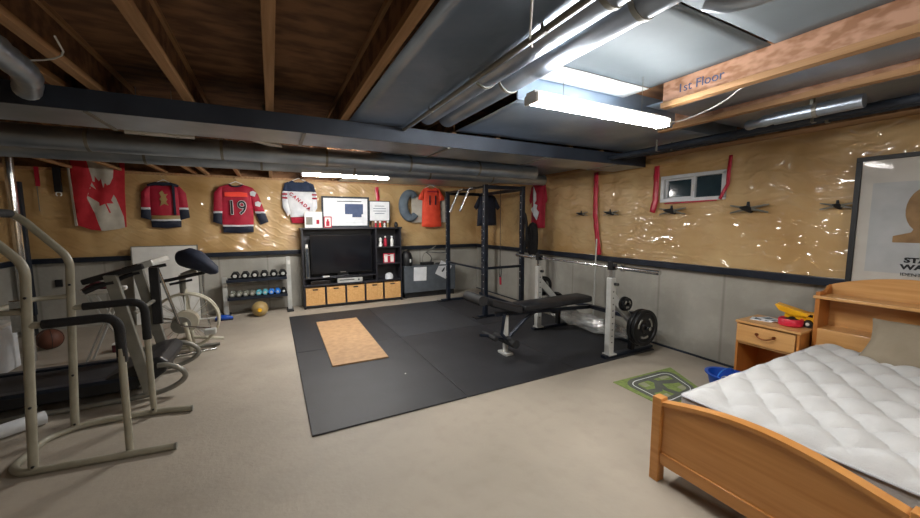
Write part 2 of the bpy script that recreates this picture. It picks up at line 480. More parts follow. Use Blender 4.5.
# ---------------------------------------------------------------- joists
def joist(x, y0, y1, label, ij=False, group='ceiling joists'):
    t = thing('ceiling_joist', label, 'joist', (x, (y0+y1)/2, 2.43), group=group)
    if ij:
        MB().box(x-.034, y0, 2.43, x+.034, y1, 2.468).build('bottom_flange', M['lumber'], t, bev=.002)
        MB().box(x-.006, y0, 2.468, x+.006, y1, 2.63).build('web', M['osb'], t)
        MB().box(x-.034, y0, 2.63, x+.034, y1, ZC).build('top_flange', M['lumber'], t)
    else:
        MB().box(x-.026, y0, 2.43, x+.026, y1, 2.468).build('bottom_flange', M['lumber'], t, bev=.002)
        MB().box(x-.007, y0, 2.468, x+.007, y1, 2.63).build('web', M['osbdark'], t)
        MB().box(x-.026, y0, 2.63, x+.026, y1, ZC).build('top_flange', M['lumber'], t)
    return t
xs = [(-2.6, 'bare wooden floor joist farthest left, near the left wall'), (-2.05, 'second bare wooden floor joist from the left wall'),
      (-1.5, 'third bare wooden floor joist from the left wall'), (-1.1, 'bare wooden joist of a close pair at upper left, the left one'),
      (-.93, 'bare wooden joist of a close pair at upper left, the right one'), (-.46, 'wooden joist overhead between the close pair and the central joist'),
      (.03, 'wooden joist overhead seen almost end on, straight toward the back wall lamp'), (.56, 'dark brown joist overhead at the edge of the metal ceiling panning')]
for x, lb in xs: joist(x, YN+.01, YB-.01, lb)
for x in (1.1, 1.6, 2.1, 3.1, 3.6): joist(x, 3.2, YB-.01, 'floor joist behind the main duct above the gym corner')
ja = joist(2.62, YN+.01, 1.78, 'engineered joist with pale OSB web and blue print beside the ceiling lamp', True)
joist(3.28, YN+.01, 2.25, 'engineered joist nearest the right wall, behind the one with blue print', True)
Mx = Matrix.Translation((2.612, 1.5, 2.55)) @ Matrix.Rotation(-PI/2, 4, 'Z') @ FACE
text_mesh('printed_lettering', '1st Floor', .082, M['inkblue'], Matrix.Translation((2.611, 1.52, 2.535)) @ Matrix.Rotation(-PI/2, 4, 'Z') @ FACE, ja, ext=.001)

# foil panning under the joists
def pan(x0, x1, y0, y1, z, label, m, amp=.006):
    b = MB(); b.grid(max(4, int((x1-x0)/.08)), max(4, int((y1-y0)/.08)), lambda u, v: (x0+(x1-x0)*u, y0+(y1-y0)*v, z+amp*noise.noise(V((u*(x1-x0)*2.5, v*(y1-y0)*1.3, x0)))))
    o = b.build('ceiling_panning', m, smooth=True); md = o.modifiers.new('s', 'SOLIDIFY'); md.thickness = .004; md.offset = 1
    tag(o, label, 'sheet metal'); return o
pan(.60, 1.12, YN+.02, 3.1, 2.425, 'grey sheet metal panning right of the dark brown joist', M['foil'])
pan(1.56, 4.36, 2.12, 3.1, 2.445, 'bluish metal foil sheet overhead between ceiling lamp and main duct', M['foil'])
p = pan(1.54, 2.58, YN+.02, 1.10, 2.60, 'pale flat ceiling panel with dark seam nearest the camera', M['panelfoil'], .003)
pan(1.54, 2.58, 1.115, 1.86, 2.60, 'pale flat ceiling panel beside the engineered joist with blue print', M['panelfoil'], .003)
pan(1.54, 2.58, 1.875, 2.10, 2.60, 'pale panel directly above the ceiling lamp, lamp brightness painted in', M['panel_lit'], .003)
pan(2.66, 3.25, YN+.02, 1.95, 2.50, 'foil strip between the two engineered joists', M['foil'])
pan(3.34, 4.34, YN+.02, 2.0, 2.52, 'foil strip between the last joist and the right wall', M['foil'])
pan(1.2, 4.3, 3.65, YB-.1, 2.425, 'metal foil over the gym corner behind the main duct', M['foil'])

tag(MB().box(1.54, 2.105, 2.44, 4.3, 2.118, 2.655).build('fascia_board', M['foil']), 'board edge where the pale panels meet the lower foil', 'board')
# ---------------------------------------------------------------- ducts and pipes
t = thing('supply_duct', 'long rectangular sheet metal duct crossing the whole ceiling', 'duct', (0.5, 3.4, 2.3))
MB().box(XL+.02, 3.13, 2.30, 4.3, 3.62, 2.42, bev=.006).build('duct_body', M['duct'], t)
for x in (-2.2, -1.0, .25, 1.5, 2.7, 3.8): MB().box(x, 3.13, 2.292, x+.025, 3.63, 2.42).build('drive_seam', M['greysteel'], t)
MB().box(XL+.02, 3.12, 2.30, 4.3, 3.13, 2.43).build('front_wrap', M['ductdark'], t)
def round_duct(name, label, p0, p1, r, m='duct', rings=6, cat='duct', g=None):
    p0, p1 = V(p0), V(p1); t = thing(name, label, cat, p0, group=g)
    MB().tube([p0.lerp(p1, i/8) for i in range(9)], r, 24).build('duct_body', M[m], t, smooth=True)
    if rings:
        d = (p1-p0).normalized()
        for i in range(1, rings+1):
            q = p0.lerp(p1, i/(rings+1)); MB().tube([q-d*.012, q+d*.012], r+.005, 24).build('joint_collar', M['greysteel'], t, smooth=True)
    return t
round_duct('round_duct', 'round galvanised duct behind the rectangular duct, ending above the bench', (XL+.03, 4.3, 2.32), (3.45, 4.3, 2.32), .095)
round_duct('round_duct', 'round galvanised duct just in front of the far ceiling lamp', (XL+.03, 4.98, 2.32), (4.2, 4.98, 2.32), .09)
round_duct('round_duct', 'left of two round galvanised ducts running toward the camera', (1.24, YN+.1, 2.53), (1.24, 3.0, 2.53), .085, rings=4)
round_duct('round_duct', 'right of two round galvanised ducts running toward the camera', (1.425, YN+.1, 2.53), (1.425, 3.0, 2.53), .085, rings=4)
round_duct('round_duct', 'short bright silver duct piece near the right wall above the poster', (3.42, .95, 2.37), (3.42, 1.42, 2.37), .045, 'duct', 1)
sd = [o for o in COL.objects if o.get('label', '').startswith('short bright silver duct')][0]
MB().tube([(3.42, 1.42, 2.37), (3.42, 1.48, 2.37), (3.42, 1.53, 2.36), (3.5, 1.62, 2.38)], [.035, .045, .03, .04], 14).build('crimped_elbow', M['duct'], sd, smooth=True)
MB().box(3.41, 1.2, 2.41, 3.43, 1.22, 2.52).build('hanging_strap', M['greysteel'], sd)
def strapped(name, label, pts, r, m, cat='pipe'):
    t = thing(name, label, cat, pts[0])
    MB().tube(pts, r, 12).build('pipe_run', M[m], t, smooth=True)
    a, c = V(pts[0]), V(pts[-1]); b = MB(); n = max(2, int((c-a).length/1.2))
    for i in range(n):
        q = a.lerp(c, (i+.5)/n); b.box(q.x-.012, q.y-.012, q.z-r-.003, q.x+.012, q.y+.012, q.z-r+.001); b.box(q.x-r-.004, q.y-.01, q.z-r, q.x-r-.001, q.y+.01, ZC); 
    b.build('hanging_strap', M['greysteel'], t)
    return t
def pipe(name, label, pts, r, m, cat='pipe'):
    return tag(MB().tube(pts, r, 10).build(name, M[m], smooth=True), label, cat)
strapped('water_pipe', 'thin pipe on the ceiling left of the two round ducts', [(1.06, YN+.1, 2.405), (1.06, 3.1, 2.405)], .014, 'greysteel')
strapped('gas_pipe', 'dark pipe along the top of the right wall', [(3.62, YN+.1, 2.36), (3.62, 3.1, 2.36)], .03, 'ductdark')
strapped('conduit', 'second dark pipe high beside the right wall, nearer the wall', [(3.86, YN+.1, 2.38), (3.86, 3.1, 2.38)], .022, 'ductdark')
strapped('plastic_pipe', 'white plastic pipe tucked behind the rectangular duct at left', [(-.97, 3.75, 2.32), (-.53, 3.75, 2.32)], .022, 'white')
t = thing('foil_scrap', 'white crumpled scrap stuck between the ducts', 'scrap', (0, 3.8, 2.33))
MB().prism([(-.16, 3.66), (.11, 3.86), (.13, 3.95), (.02, 3.93), (-.1, 3.78)], 2.325, 2.34, lambda u, v, q: (u, v, q+.01*u)).build('scrap_sheet', M['white'], t)
MB().box(-.02, 3.80, 2.33, 0, 3.82, ZC).build('hanging_strap', M['greysteel'], t)
b = MB(); pts = smoothpath([(-1.1, 1.7, 2.36), (-.98, 2.1, 2.36), (-1.02, 2.4, 2.35), (-1.05, 2.7, 2.36), (-1.2, 3.05, 2.37)], 3)
b.tube(pts, [.055+.006*math.sin(i*2.2) for i in range(len(pts))], 16)
tag(b.build('flexible_duct', M['duct'], smooth=True), 'crinkled flexible foil duct at the upper left', 'duct')
b = MB(); b.tube(smoothpath([(1.72, .3, 2.5), (1.72, .6, 2.47), (1.66, .84, 2.46), (1.60, .92, 2.5)], 3), .05, 14)
tag(b.build('flexible_duct', M['duct'], smooth=True), 'short crinkled foil duct at the top edge above the round ducts', 'duct')
pipe('ceiling_wire', 'thin white wire stapled below the metal panning', [(.75, .95, 2.40), (1.05, 1.35, 2.402), (1.1, 1.4, 2.402)], .005, 'cable', 'wire')
pipe('ceiling_wire', 'thin pale wire strung across the joists at the upper left', smoothpath([(-1.5, 2.6, 2.42), (-1.1, 2.62, 2.38), (-.85, 2.55, 2.41), (-.8, 2.3, 2.42)]), .004, 'cable', 'wire')

# ---------------------------------------------------------------- lamps
def lamp(x0, x1, y, z, label, e, w=.115):
    t = thing('ceiling_lamp', label, 'lamp', ((x0+x1)/2, y, z+.1))
    MB().box(x0, y-.04, z+.045, x1, y+.04, z+.065, bev=.004).build('housing', M['white'], t)
    for x in (x0, x1-.02): MB().box(x, y-w/2, z-.004, x+.02, y+w/2, z+.05, bev=.004).build('end_cap', M['white'], t)
    m = M['tubeglow'].copy(); m.node_tree.nodes['Principled BSDF'].inputs['Emission Strength'].default_value = e
    prof = [(-w/2+.02, .044), (-w/2+.005, .03), (-w/2+.012, .006), (-w/4, -.002), (w/4, -.002), (w/2-.012, .006), (w/2-.005, .03), (w/2-.02, .044)]
    MB().prism(prof, x0+.021, x1-.021, lambda u, v, q: (q, y+u, z+v)).build('diffuser', m, t)
    for x in (x0+.25, x1-.25): MB().tube([(x, y, z+.065), (x, y, 2.6)], .002, 6).build('hanger', M['greysteel'], t)
lamp(1.36, 2.58, 1.74, 2.285, 'glowing white tube lamp overhead near the right, largest light', E1)
lamp(.39, 1.61, 5.45, 2.255, 'glowing white tube lamp above the television', E2, .10)
lamp(1.2, 2.44, -1.0, 2.335, 'unseen tube lamp added overhead behind the camera for fill light', E3)  # out-of-view fixture, added as fill for the near end of the room
pipe('lamp_cord', 'white cord looping from the near lamp up to the joist', smoothpath([(2.58, 1.74, 2.33), (2.70, 1.72, 2.33), (2.8, 1.6, 2.38), (2.8, 1.45, 2.42), (2.72, 1.3, 2.47), (2.68, 1.0, 2.48)], 3), .005, 'cable', 'cord')
tag(MB().tube([(-2.58, 6.0, 0), (-2.58, 6.0, 2.43)], .04, 20).build('support_post', M['chrome'], smooth=True), 'shiny round steel post at the far left', 'post')
# ---------------------------------------------------------------- floor mats
xs_ = [.19, 1.523, 2.856, 4.19]; ys_ = [2.80, 4.77, 6.74]
nm = [['front left corner under the cork board', 'front middle, nearest the camera', 'front right under the bench stand'],
      ['back left in front of the television unit', 'back middle in front of the grey cabinet', 'back right under the power rack']]
for j in range(2):
    for i in range(3):
        o = MB().box(xs_[i]+.003, ys_[j]+.003, 0, xs_[i+1]-.003, ys_[j+1]-.003, .014, bev=.003).build('rubber_mat', M['rubber_light' if (i, j) == (1, 1) else 'rubber'])
        tag(o, 'black rubber floor mat, '+nm[j][i], 'mat', 'rubber floor mats')
b = MB(); b.box(-.315, -1.0, 0, .315, 1.0, .016, bev=.003)
o = b.build('cork_board', M['cork']); o.location = (.855, 5.09, .0145); o.rotation_euler.z = math.radians(-1.0)
tag(o, 'long tan cork board lying on the black mats', 'board')
tag(MB().lathe([(.001, .0), (.008, .001), (.008, .003), (.001, .004)], 10, Matrix.Translation((1.18, 3.55, .0145))).build('bottle_cap', M['white']), 'tiny white dot of litter on the black mat', 'litter')

# ---------------------------------------------------------------- television unit
UY0, UY1 = 7.22, 7.53
t = thing('media_unit', 'tall black open shelving unit around the television', 'shelf unit', (1.42, 7.38, 0))
X0, X1, H = .47, 2.37, 1.52
b = MB()
def ub(name, *a, m='blackwood'): return MB().box(*a).build(name, M[m], t, bev=.002)
ub('side_panel', X0, UY0, .0, X0+.03, UY1, H-.03); ub('side_panel', X1-.03, UY0, .0, X1, UY1, H-.03)
ub('top_panel', X0-.02, UY0-.01, H-.03, X1+.02, UY1, H)
ub('shelf', X0+.03, UY0, .42, X1-.03, UY1, .45)
ub('base_panel', X0+.03, UY0, .03, X1-.03, UY1, .06)
ub('divider', 1.83, UY0, .45, 1.86, UY1, H-.03)
for z in (.76, 1.10): ub('shelf', 1.86, UY0+.01, z, X1-.03, UY1, z+.025)
ub('shelf', X0+.03, UY0+.01, .56, 1.83, UY1, .58)
ub('back_panel', X0+.03, UY1-.008, .06, X1-.03, UY1, H-.03)
cw = (X1-X0-.03)/5
for i in range(1, 5): ub('divider', X0+.015+cw*i-.012, UY0, .06, X0+.015+cw*i+.012, UY1, .42)
t0 = thing('storage_basket', 'x', 'basket', (0, 0, 0), group='baskets under the television')
w2 = cw/2-.02
b = MB(); b.box(-w2, -.13, 0, -w2+.012, .14, .33, bev=.003); b.box(w2-.012, -.13, 0, w2, .14, .33, bev=.003); b.box(-w2, .128, 0, w2, .14, .33, bev=.003); b.box(-w2, -.13, 0, w2, .14, .012)
b.box(-w2, -.142, 0, -.05, -.13, .33, bev=.003); b.box(.05, -.142, 0, w2, -.13, .33, bev=.003); b.box(-.05, -.142, 0, .05, -.13, .28); b.box(-.05, -.142, .31, .05, -.13, .33)
b.build('basket_body', M['basket'], t0)
MB().box(-.045, -.128, .28, .045, -.12, .312).build('handle_slot', M['black'], t0)
lb = ['leftmost tan woven basket under the television', 'second tan woven basket from the left under the television', 'middle tan woven basket under the television', 'fourth tan woven basket from the left', 'rightmost tan woven basket, under the small shelves']
for i in range(5):
    loc = (X0+.015+cw*(i+.5), UY0+.146, .0605)
    if i == 0: t0.location = loc; t0['label'] = lb[0]
    else: dup(t0, loc, lb[i])
# television
t = thing('television', 'large black flat screen television standing in the unit', 'television', (1.2, 7.33, .581))
MB().box(.62, 7.30, .64, 1.77, 7.35, 1.385, bev=.006).build('screen_frame', M['blackgloss'], t)
MB().box(.645, 7.296, .68, 1.745, 7.3005, 1.36).build('screen', M['screen'], t)
b = MB(); b.box(1.1, 7.31, .60, 1.3, 7.34, .66); b.box(.92, 7.26, .582, 1.5, 7.40, .598, bev=.004); b.build('stand', M['blackgloss'], t)
MB().box(1.15, 7.294, .652, 1.25, 7.299, .664).build('maker_badge', M['greysteel'], t)
# electronics and small things on the unit
o = thing('disc_player', 'silver disc player box on the shelf below the television', 'player', (1.3, 7.33, .4505))
MB().box(1.08, 7.25, .4505, 1.56, 7.45, .535, bev=.004).build('case', M['silver'], o); b = MB(); b.box(1.12, 7.246, .495, 1.4, 7.251, .51); b.box(1.47, 7.244, .48, 1.5, 7.251, .51); b.build('front_controls', M['black'], o)
o = thing('soundbar', 'small pale speaker standing left of the television', 'speaker', (.56, 7.3, .581)); MB().box(.525, 7.25, .581, .59, 7.34, 1.15, bev=.008).build('case', M['greysteel'], o); MB().box(.532, 7.247, .6, .583, 7.2505, 1.13).build('grille', M['ink'], o)
tag(MB().box(.535, 7.26, 1.151, .58, 7.33, 1.21, bev=.008).build('speaker_cube', M['white']), 'small white cube on top of the pale speaker', 'speaker')
tag(MB().box(.82, 7.24, .581, .94, 7.27, .605, bev=.003).build('remote_control', M['white']), 'white remote control in front of the television stand', 'remote')
tag(MB().box(.6, 7.25, .4505, .95, 7.42, .52, bev=.004).build('game_console', M['blackgloss']), 'black game console left of the silver disc player', 'console')
# right column of shelves
o = thing('sports_drink', 'x', 'bottle', (0, 0, 0))
MB().lathe([(.03, 0), (.033, .01), (.033, .13), (.014, .17), (.014, .185)], 16).build('bottle_body', M['red'], o, smooth=True); MB().lathe([(.017, .18), (.017, .21)], 12).build('cap', M['white'], o)
o.location = (2.06, 7.32, 1.1255); o['label'] = 'small red bottle on the highest right shelf'
dup(o, (2.2, 7.33, 1.1255), 'small white bottle on the highest right shelf', mats={'red': M['white']})
o = thing('figurine', 'small white figurine left of the red bottle on the shelf', 'figurine', (1.96, 7.32, 1.1255))
MB().lathe([(.035, 0), (.04, .03), (.02, .09), (.035, .12), (.03, .16), (.005, .18)], 16, Matrix.Translation((1.96, 7.32, 1.1255))).build('figure', M['white'], o, smooth=True)
o = thing('photo_card', 'red and white striped card standing on the middle right shelf', 'card', (2.12, 7.3, .7855))
MB().box(2.0, 7.29, .7855, 2.24, 7.30, .98).build('card', M['red'], o); b = MB(); b.box(2.02, 7.287, .80, 2.09, 7.2905, .96); b.box(2.15, 7.287, .80, 2.22, 7.2905, .96); b.box(2.02, 7.287, .93, 2.22, 7.2905, .945); b.build('print', M['white'], o)
o = thing('ball_cap', 'pale grey cap lying on the lowest right shelf', 'cap', (2.12, 7.34, .4505))
MB().lathe([(.085, 0), (.088, .03), (.075, .08), (.045, .11), (.002, .12)], 22, Matrix.Translation((2.14, 7.38, .4505))).build('crown', M['clothwhite'], o, smooth=True)
MB().prism([(-.08, 0)]+[(.08*math.cos(a*PI/8+PI), -.09*math.sin(a*PI/8)) for a in range(9)][1:-1]+[(.08, 0)], .452, .462, lambda u, v, q: (2.12+u, 7.32+v, q)).build('visor', M['clothwhite'], o)

# pictures on top
def frame(name, label, x0, x1, z0, z1, y, mf, mm, wd=.025, cat='picture', rz=0, lean=0):
    t = thing(name, label, cat, ((x0+x1)/2, y, z0), rz); w = (x1-x0)/2; h = z1-z0
    Ml = Matrix.Rotation(-lean, 4, 'X')
    b = MB()
    b.box(-w, -.012, 0, w, .012, wd, Ml); b.box(-w, -.012, h-wd, w, .012, h, Ml); b.box(-w, -.012, wd, -w+wd, .012, h-wd, Ml); b.box(w-wd, -.012, wd, w, .012, h-wd, Ml)
    b.build('frame', M[mf], t, world=False)
    MB().box(-w+wd, -.003, wd, w-wd, .006, h-wd, Ml).build('mat_board', M[mm], t, world=False)
    return t, w, h, Ml
t, w, h, Ml = frame('picture_frame', 'large dark framed collage leaning on the wall above the television', .86, 1.76, 1.5205, 2.12, 7.42, 'ink', 'paper', wd=.034, lean=-.09)
b = MB(); b.box(-.02, -.008, .26, .33, -.0035, .46, Ml); b.box(.12, -.008, .2, .3, -.0035, .26, Ml); b.build('jersey_print', M['inkblue'], t, world=False)
for bx_ in ((-.36, -.006, .1, -.1, -.0035, .2), (-.3, -.006, .44, -.1, -.0035, .5), (.0, -.006, .08, .36, -.0035, .11)): MB().box(*bx_, Ml).build('caption_block', M['clothwhite'], t, world=False)
b = MB(); b.box(-.17, -.006, .50, .3, -.0035, .515, Ml); b.build('heading_line', M['ink'], t, world=False)
t, w, h, Ml = frame('certificate', 'smaller white framed certificate right of the large collage', 1.76, 2.19, 1.64, 2.05, 7.40, 'ink', 'paper', wd=.014, lean=-.07)
b = MB()
for i, (a, c) in enumerate(((.30, .1), (.25, .13), (.2, .13), (.15, .1))): b.box(-c, -.0045, a, c, -.0035, a+.012, Ml)
b.build('writing', M['greyblue'], t, world=False)
tag(MB().box(1.80, 7.33, 1.5205, 2.16, 7.45, 1.645, bev=.006).build('display_stand', M['brown']), 'low brown box carrying the white certificate', 'box')
t, w, h, Ml = frame('framed_photo', 'small white photo frame at the left end of the unit top', .55, .86, 1.5205, 1.82, 7.36, 'white', 'paper', wd=.012, lean=-.1)
b = MB(); b.box(-.13, -.007, .06, -.02, -.0035, .2, Ml); b.build('grey_photo', M['greysteel'], t, world=False)
b = MB(); b.box(.05, -.007, .07, .1, -.0035, .15, Ml); b.build('red_photo', M['red'], t, world=False)
t, w, h, Ml = frame('trading_card', 'small red and white picture card in front of the collage', .88, 1.02, 1.5205, 1.73, 7.30, 'red', 'white', wd=.016, lean=-.1)
b = MB(); b.box(-.03, -.007, .03, .03, -.0035, .12, Ml); b.box(-.015, -.007, .12, .015, -.0035, .16, Ml); b.build('player_print', M['red'], t, world=False)
for i, (x, m, lb) in enumerate(((1.86, 'red', 'red'), (1.95, 'brightred', 'bright red'), (2.04, 'white', 'white'), (2.11, 'gold', 'gold'))):
    t = thing('ornament', lb+' small ornament in the row below the certificate', 'ornament', (x, 7.29, 1.5205), group='ornaments below the certificate')
    Mt = Matrix.Translation((x, 7.275, 1.5205))
    MB().lathe([(.025, 0), (.028, .012), (.012, .02), (.02, .05), (.012, .085)], 14, Mt).build('body', M[m], t, smooth=True)
    MB().lathe([(.002, .08), (.018, .09), (.022, .105), (.016, .122), (.002, .128)], 14, Mt).build('head', M['white' if m != 'white' else 'red'], t, smooth=True)
t = thing('ornament', 'black rounded ornament at the right end of the unit top', 'ornament', (2.3, 7.34, 1.5205)); MB().lathe([(.03, 0), (.045, .03), (.03, .09), (.002, .11)], 16, Matrix.Translation((2.3, 7.34, 1.5205))).build('body', M['black'], t, smooth=True)
t = thing('ribbon', 'red ribbon hanging on the wall above the certificate', 'ribbon', (1.98, 7.55, 2.0))
MB().grid(3, 10, lambda u, v: (1.94+.07*u+.01*math.sin(v*6), 7.535-.01*math.sin(u*3), 2.06+.28*v)).build('band', M['tape'], t, smooth=True)

# ---------------------------------------------------------------- grey cabinet
t = thing('low_cabinet', 'low grey cabinet with white papers hanging on its front', 'cabinet', (2.97, 7.35, 0))
MB().box(2.43, 7.24, .12, 3.62, 7.50, .66, bev=.004).build('body', M['greycab'], t)
MB().box(2.42, 7.23, .66, 3.63, 7.51, .69, bev=.004).build('top', M['greycab'], t)
b = MB()
for x in (2.45, 3.56): b.box(x, 7.27, 0, x+.04, 7.48, .12)
b.box(2.45, 7.30, .0, 3.6, 7.32, .12); b.build('plinth', M['black'], t)
for x0, z1, a, lb in ((2.78, .655, 2, 'square white paper hanging on the left of the grey cabinet front'), (3.33, .70, 28, 'tilted white paper with a dark print on the grey cabinet')):
    p = thing('paper_sheet', lb, 'paper', (x0, 7.2375, z1-.15))
    R_ = Matrix.Translation((x0, 7.2375, z1-.13)) @ Matrix.Rotation(math.radians(a), 4, 'Y')
    MB().box(-.145, -.002, -.16, .145, .002, .16, R_).build('sheet', M['paper'], p)
    if a > 5:
        MB().prism([(-.03, -.05), (.0, -.06), (.02, .0), (.01, .05), (-.01, .06), (-.02, .01)], -.004, -.0025, lambda u, v, q: R_ @ V((u, q, v))).build('print', M['ink'], p)
t = thing('backpack', 'black rounded backpack on the cabinet beside the television unit', 'bag', (2.52, 7.36, .6905))
MB().tube([(2.53, 7.36, .6905), (2.53, 7.36, .74), (2.53, 7.36, .86), (2.52, 7.36, .95), (2.51, 7.36, 1.0), (2.51, 7.36, 1.02)], [.105, .12, .12, .10, .06, .01], 20).build('body', M['black'], t, smooth=True)
MB().tube(arc((2.52, 7.27, 1.0), .03, 0, 180, 8), .008, 8).build('handle', M['black'], t, smooth=True)
MB().box(2.55, 7.235, .77, 2.58, 7.25, .84, bev=.004).build('badge', M['white'], t)
t = thing('wire_tangle', 'tangle of dark cables looping above the grey cabinet', 'cable', (3.0, 7.35, .6905))
MB().tube(smoothpath([(2.92, 7.33, .70), (2.86, 7.33, .80), (2.92, 7.36, .95), (3.05, 7.35, 1.0), (3.2, 7.34, 1.1)], 3), .009, 8).build('cable', M['greysteel'], t, smooth=True)
MB().tube(smoothpath([(3.05, 7.33, .70), (3.1, 7.33, .84), (3.02, 7.35, .93), (2.94, 7.35, .98), (3.3, 7.35, .93), (3.45, 7.34, .95)], 3), .008, 8).build('cable', M['ink'], t, smooth=True)
tag(MB().box(2.85, 7.27, .6905, 3.12, 7.42, .75, bev=.008).build('cable_box', M['black']), 'small black electronics box on the grey cabinet', 'box')
tag(MB().box(3.2, 7.27, .6905, 3.42, 7.40, .715, bev=.004).build('wall_adapter', M['ink']), 'flat dark box right of the cables on the cabinet', 'box')

# ---------------------------------------------------------------- dumbbell rack
t = thing('dumbbell_rack', 'two tier dumbbell rack with silver end posts against the wall', 'rack', (-.24, 7.36, 0))
MB().box(.20, 7.30, 0.03, .27, 7.40, 1.0, bev=.006).build('end_post', M['silver'], t); MB().box(-.80, 7.30, .03, -.73, 7.40, .68, bev=.006).build('end_post', M['silver'], t)
b = MB(); b.box(.18, 7.18, 0, .29, 7.50, .03, bev=.004); b.build('foot', M['black'], t)
b = MB(); b.box(-.83, 7.18, 0, -.71, 7.50, .03, bev=.004); b.build('foot', M['navy'], t)
for z in (.29, .60):
    b = MB(); b.box(-.73, 7.20, z, .20, 7.235, z+.05); b.box(-.73, 7.44, z+.0, .20, 7.47, z+.05); b.box(-.73, 7.235, z, .20, 7.44, z+.012); b.build('shelf', M['blacksteel'], t, bev=.002)
MB().box(.225, 7.285, .86, .27, 7.30, .93).build('label_tag', M['white'], t)
def dumbbell(mh, r, L):
    t = thing('dumbbell', 'x', 'dumbbell', (0, 0, 0), group='dumbbells on the rack')
    for s in (-1, 1):
        b = MB(); y0, y1 = sorted((s*L*.5, s*L*.2)); pr = []
        b.lathe([(r*.8, y0), (r, y0+.012), (r, y1-.012), (r*.8, y1)], 6, Matrix.Rotation(PI/2, 4, 'X'))
        b.build('weight_head', mh, t, world=False)
        b = MB(); b.lathe([(r*.45, s*L*.5), (r*.4, s*(L*.5+.003))], 16, Matrix.Rotation(PI/2, 4, 'X')); b.build('end_disc', M['silver'], t, world=False)
    MB().cyl((0, -L*.2, 0), (0, L*.2, 0), .014).build('handle', M['chrome'], t, world=False)
    return t
ordn = ['first', 'second', 'third', 'fourth', 'fifth', 'sixth', 'seventh', 'eighth', 'ninth']
d0 = dumbbell(M['iron'], .066, .24)
for i in range(6):
    loc = (-.60+i*.148, 7.335, .6505+.066*.87); lb = 'black hexagonal dumbbell, %s from the left on the upper tier' % ordn[i]
    if i == 0: d0.location = loc; d0['label'] = lb
    else: dup(d0, loc, lb)
cols = [('olive', 'grey')]*4+[('teal', 'teal')]*2+[('brightblue', 'bright blue')]*2+[('iron', 'black')]
pr = {}
for i, (m, cn) in enumerate(cols):
    loc = (-.66+i*.1, 7.335, .3405+.049*.87); lb = '%s dumbbell, %s from the left on the lower tier' % (cn, ordn[i])
    if m not in pr: pr[m] = dumbbell(M[m], .048, .20); pr[m].location = loc; pr[m]['label'] = lb
    else: dup(pr[m], loc, lb)
t = thing('medicine_ball', 'gold weight ball on the floor under the dumbbell rack', 'ball', (-.25, 7.12, 0))
b = MB(); bmesh.ops.create_uvsphere(b.b, u_segments=28, v_segments=18, radius=.13); bmesh.ops.translate(b.b, verts=b.b.verts, vec=(-.25, 7.10, .13)); b.build('ball_skin', M['gold'], t, smooth=True)
MB().lathe([(.035, .127), (.03, .134)], 18, Matrix.Translation((-.25, 7.10, .13)) @ Matrix.Rotation(PI/2, 4, 'X')).build('round_patch', M['yellow'], t)
t = thing('shoe', 'dark blue shoe lying at the left foot of the dumbbell rack', 'shoe', (-.78, 7.05, 0))
MB().tube([(-.9, 7.08, .04), (-.84, 7.07, .05), (-.76, 7.06, .05), (-.68, 7.06, .035), (-.65, 7.06, .03)], [.03, .045, .045, .03, .012], 14).build('upper', M['blue'], t, smooth=True)
MB().box(-.91, 7.03, 0, -.65, 7.10, .02, bev=.006).build('sole', M['navy'], t)

# white board leaning on the back wall
t = thing('leaning_board', 'white rectangular board leaning against the back wall behind the bike', 'board', (-1.56, 7.45, 0))
Ml = Matrix.Translation((-1.56, 7.40, 0)) @ Matrix.Rotation(-.06, 4, 'X')
MB().box(-.42, -.012, .0, .42, .012, 1.24, Ml).build('panel', M['white'], t)
b = MB(); b.box(-.435, -.015, .0, -.42, .015, 1.255, Ml); b.box(.42, -.015, 0, .435, .015, 1.255, Ml); b.box(-.435, -.015, 1.24, .435, .015, 1.255, Ml); b.build('edge_strip', M['greysteel'], t)
# wall outlet
t = thing('wall_outlet', 'small dark outlet box on the concrete at far left', 'outlet', (-2.9, YB, .72)); MB().box(-2.95, YB-.03, .66, -2.87, YB, .77, bev=.004).build('box', M['black'], t)

# ---------------------------------------------------------------- garments
def hanger(x, y, z, rz, w=.2, lb=''):
    t = thing('clothes_hanger', lb, 'hanger', (x, y, z), rz)
    b = MB(); b.tube(fillet([(-w, 0, -.085), (0, 0, 0), (w, 0, -.085), (-w, 0, -.085)], .02), .006, 8); b.build('arms', M['white'], t, smooth=True, world=False)
    b = MB(); b.tube([(0, 0, 0), (0, 0, .03)]+arc((.0, 0, .055), .025, 250, 20, 8), .0035, 6); b.build('hook', M['chrome'], t, smooth=True, world=False)
def stripe(poly, z0, z1, x0=-2, x1=2, k=0): return [(x0, z0-k*x0), (x1, z0+k*x1), (x1, z1+k*x1), (x0, z1-k*x0)]
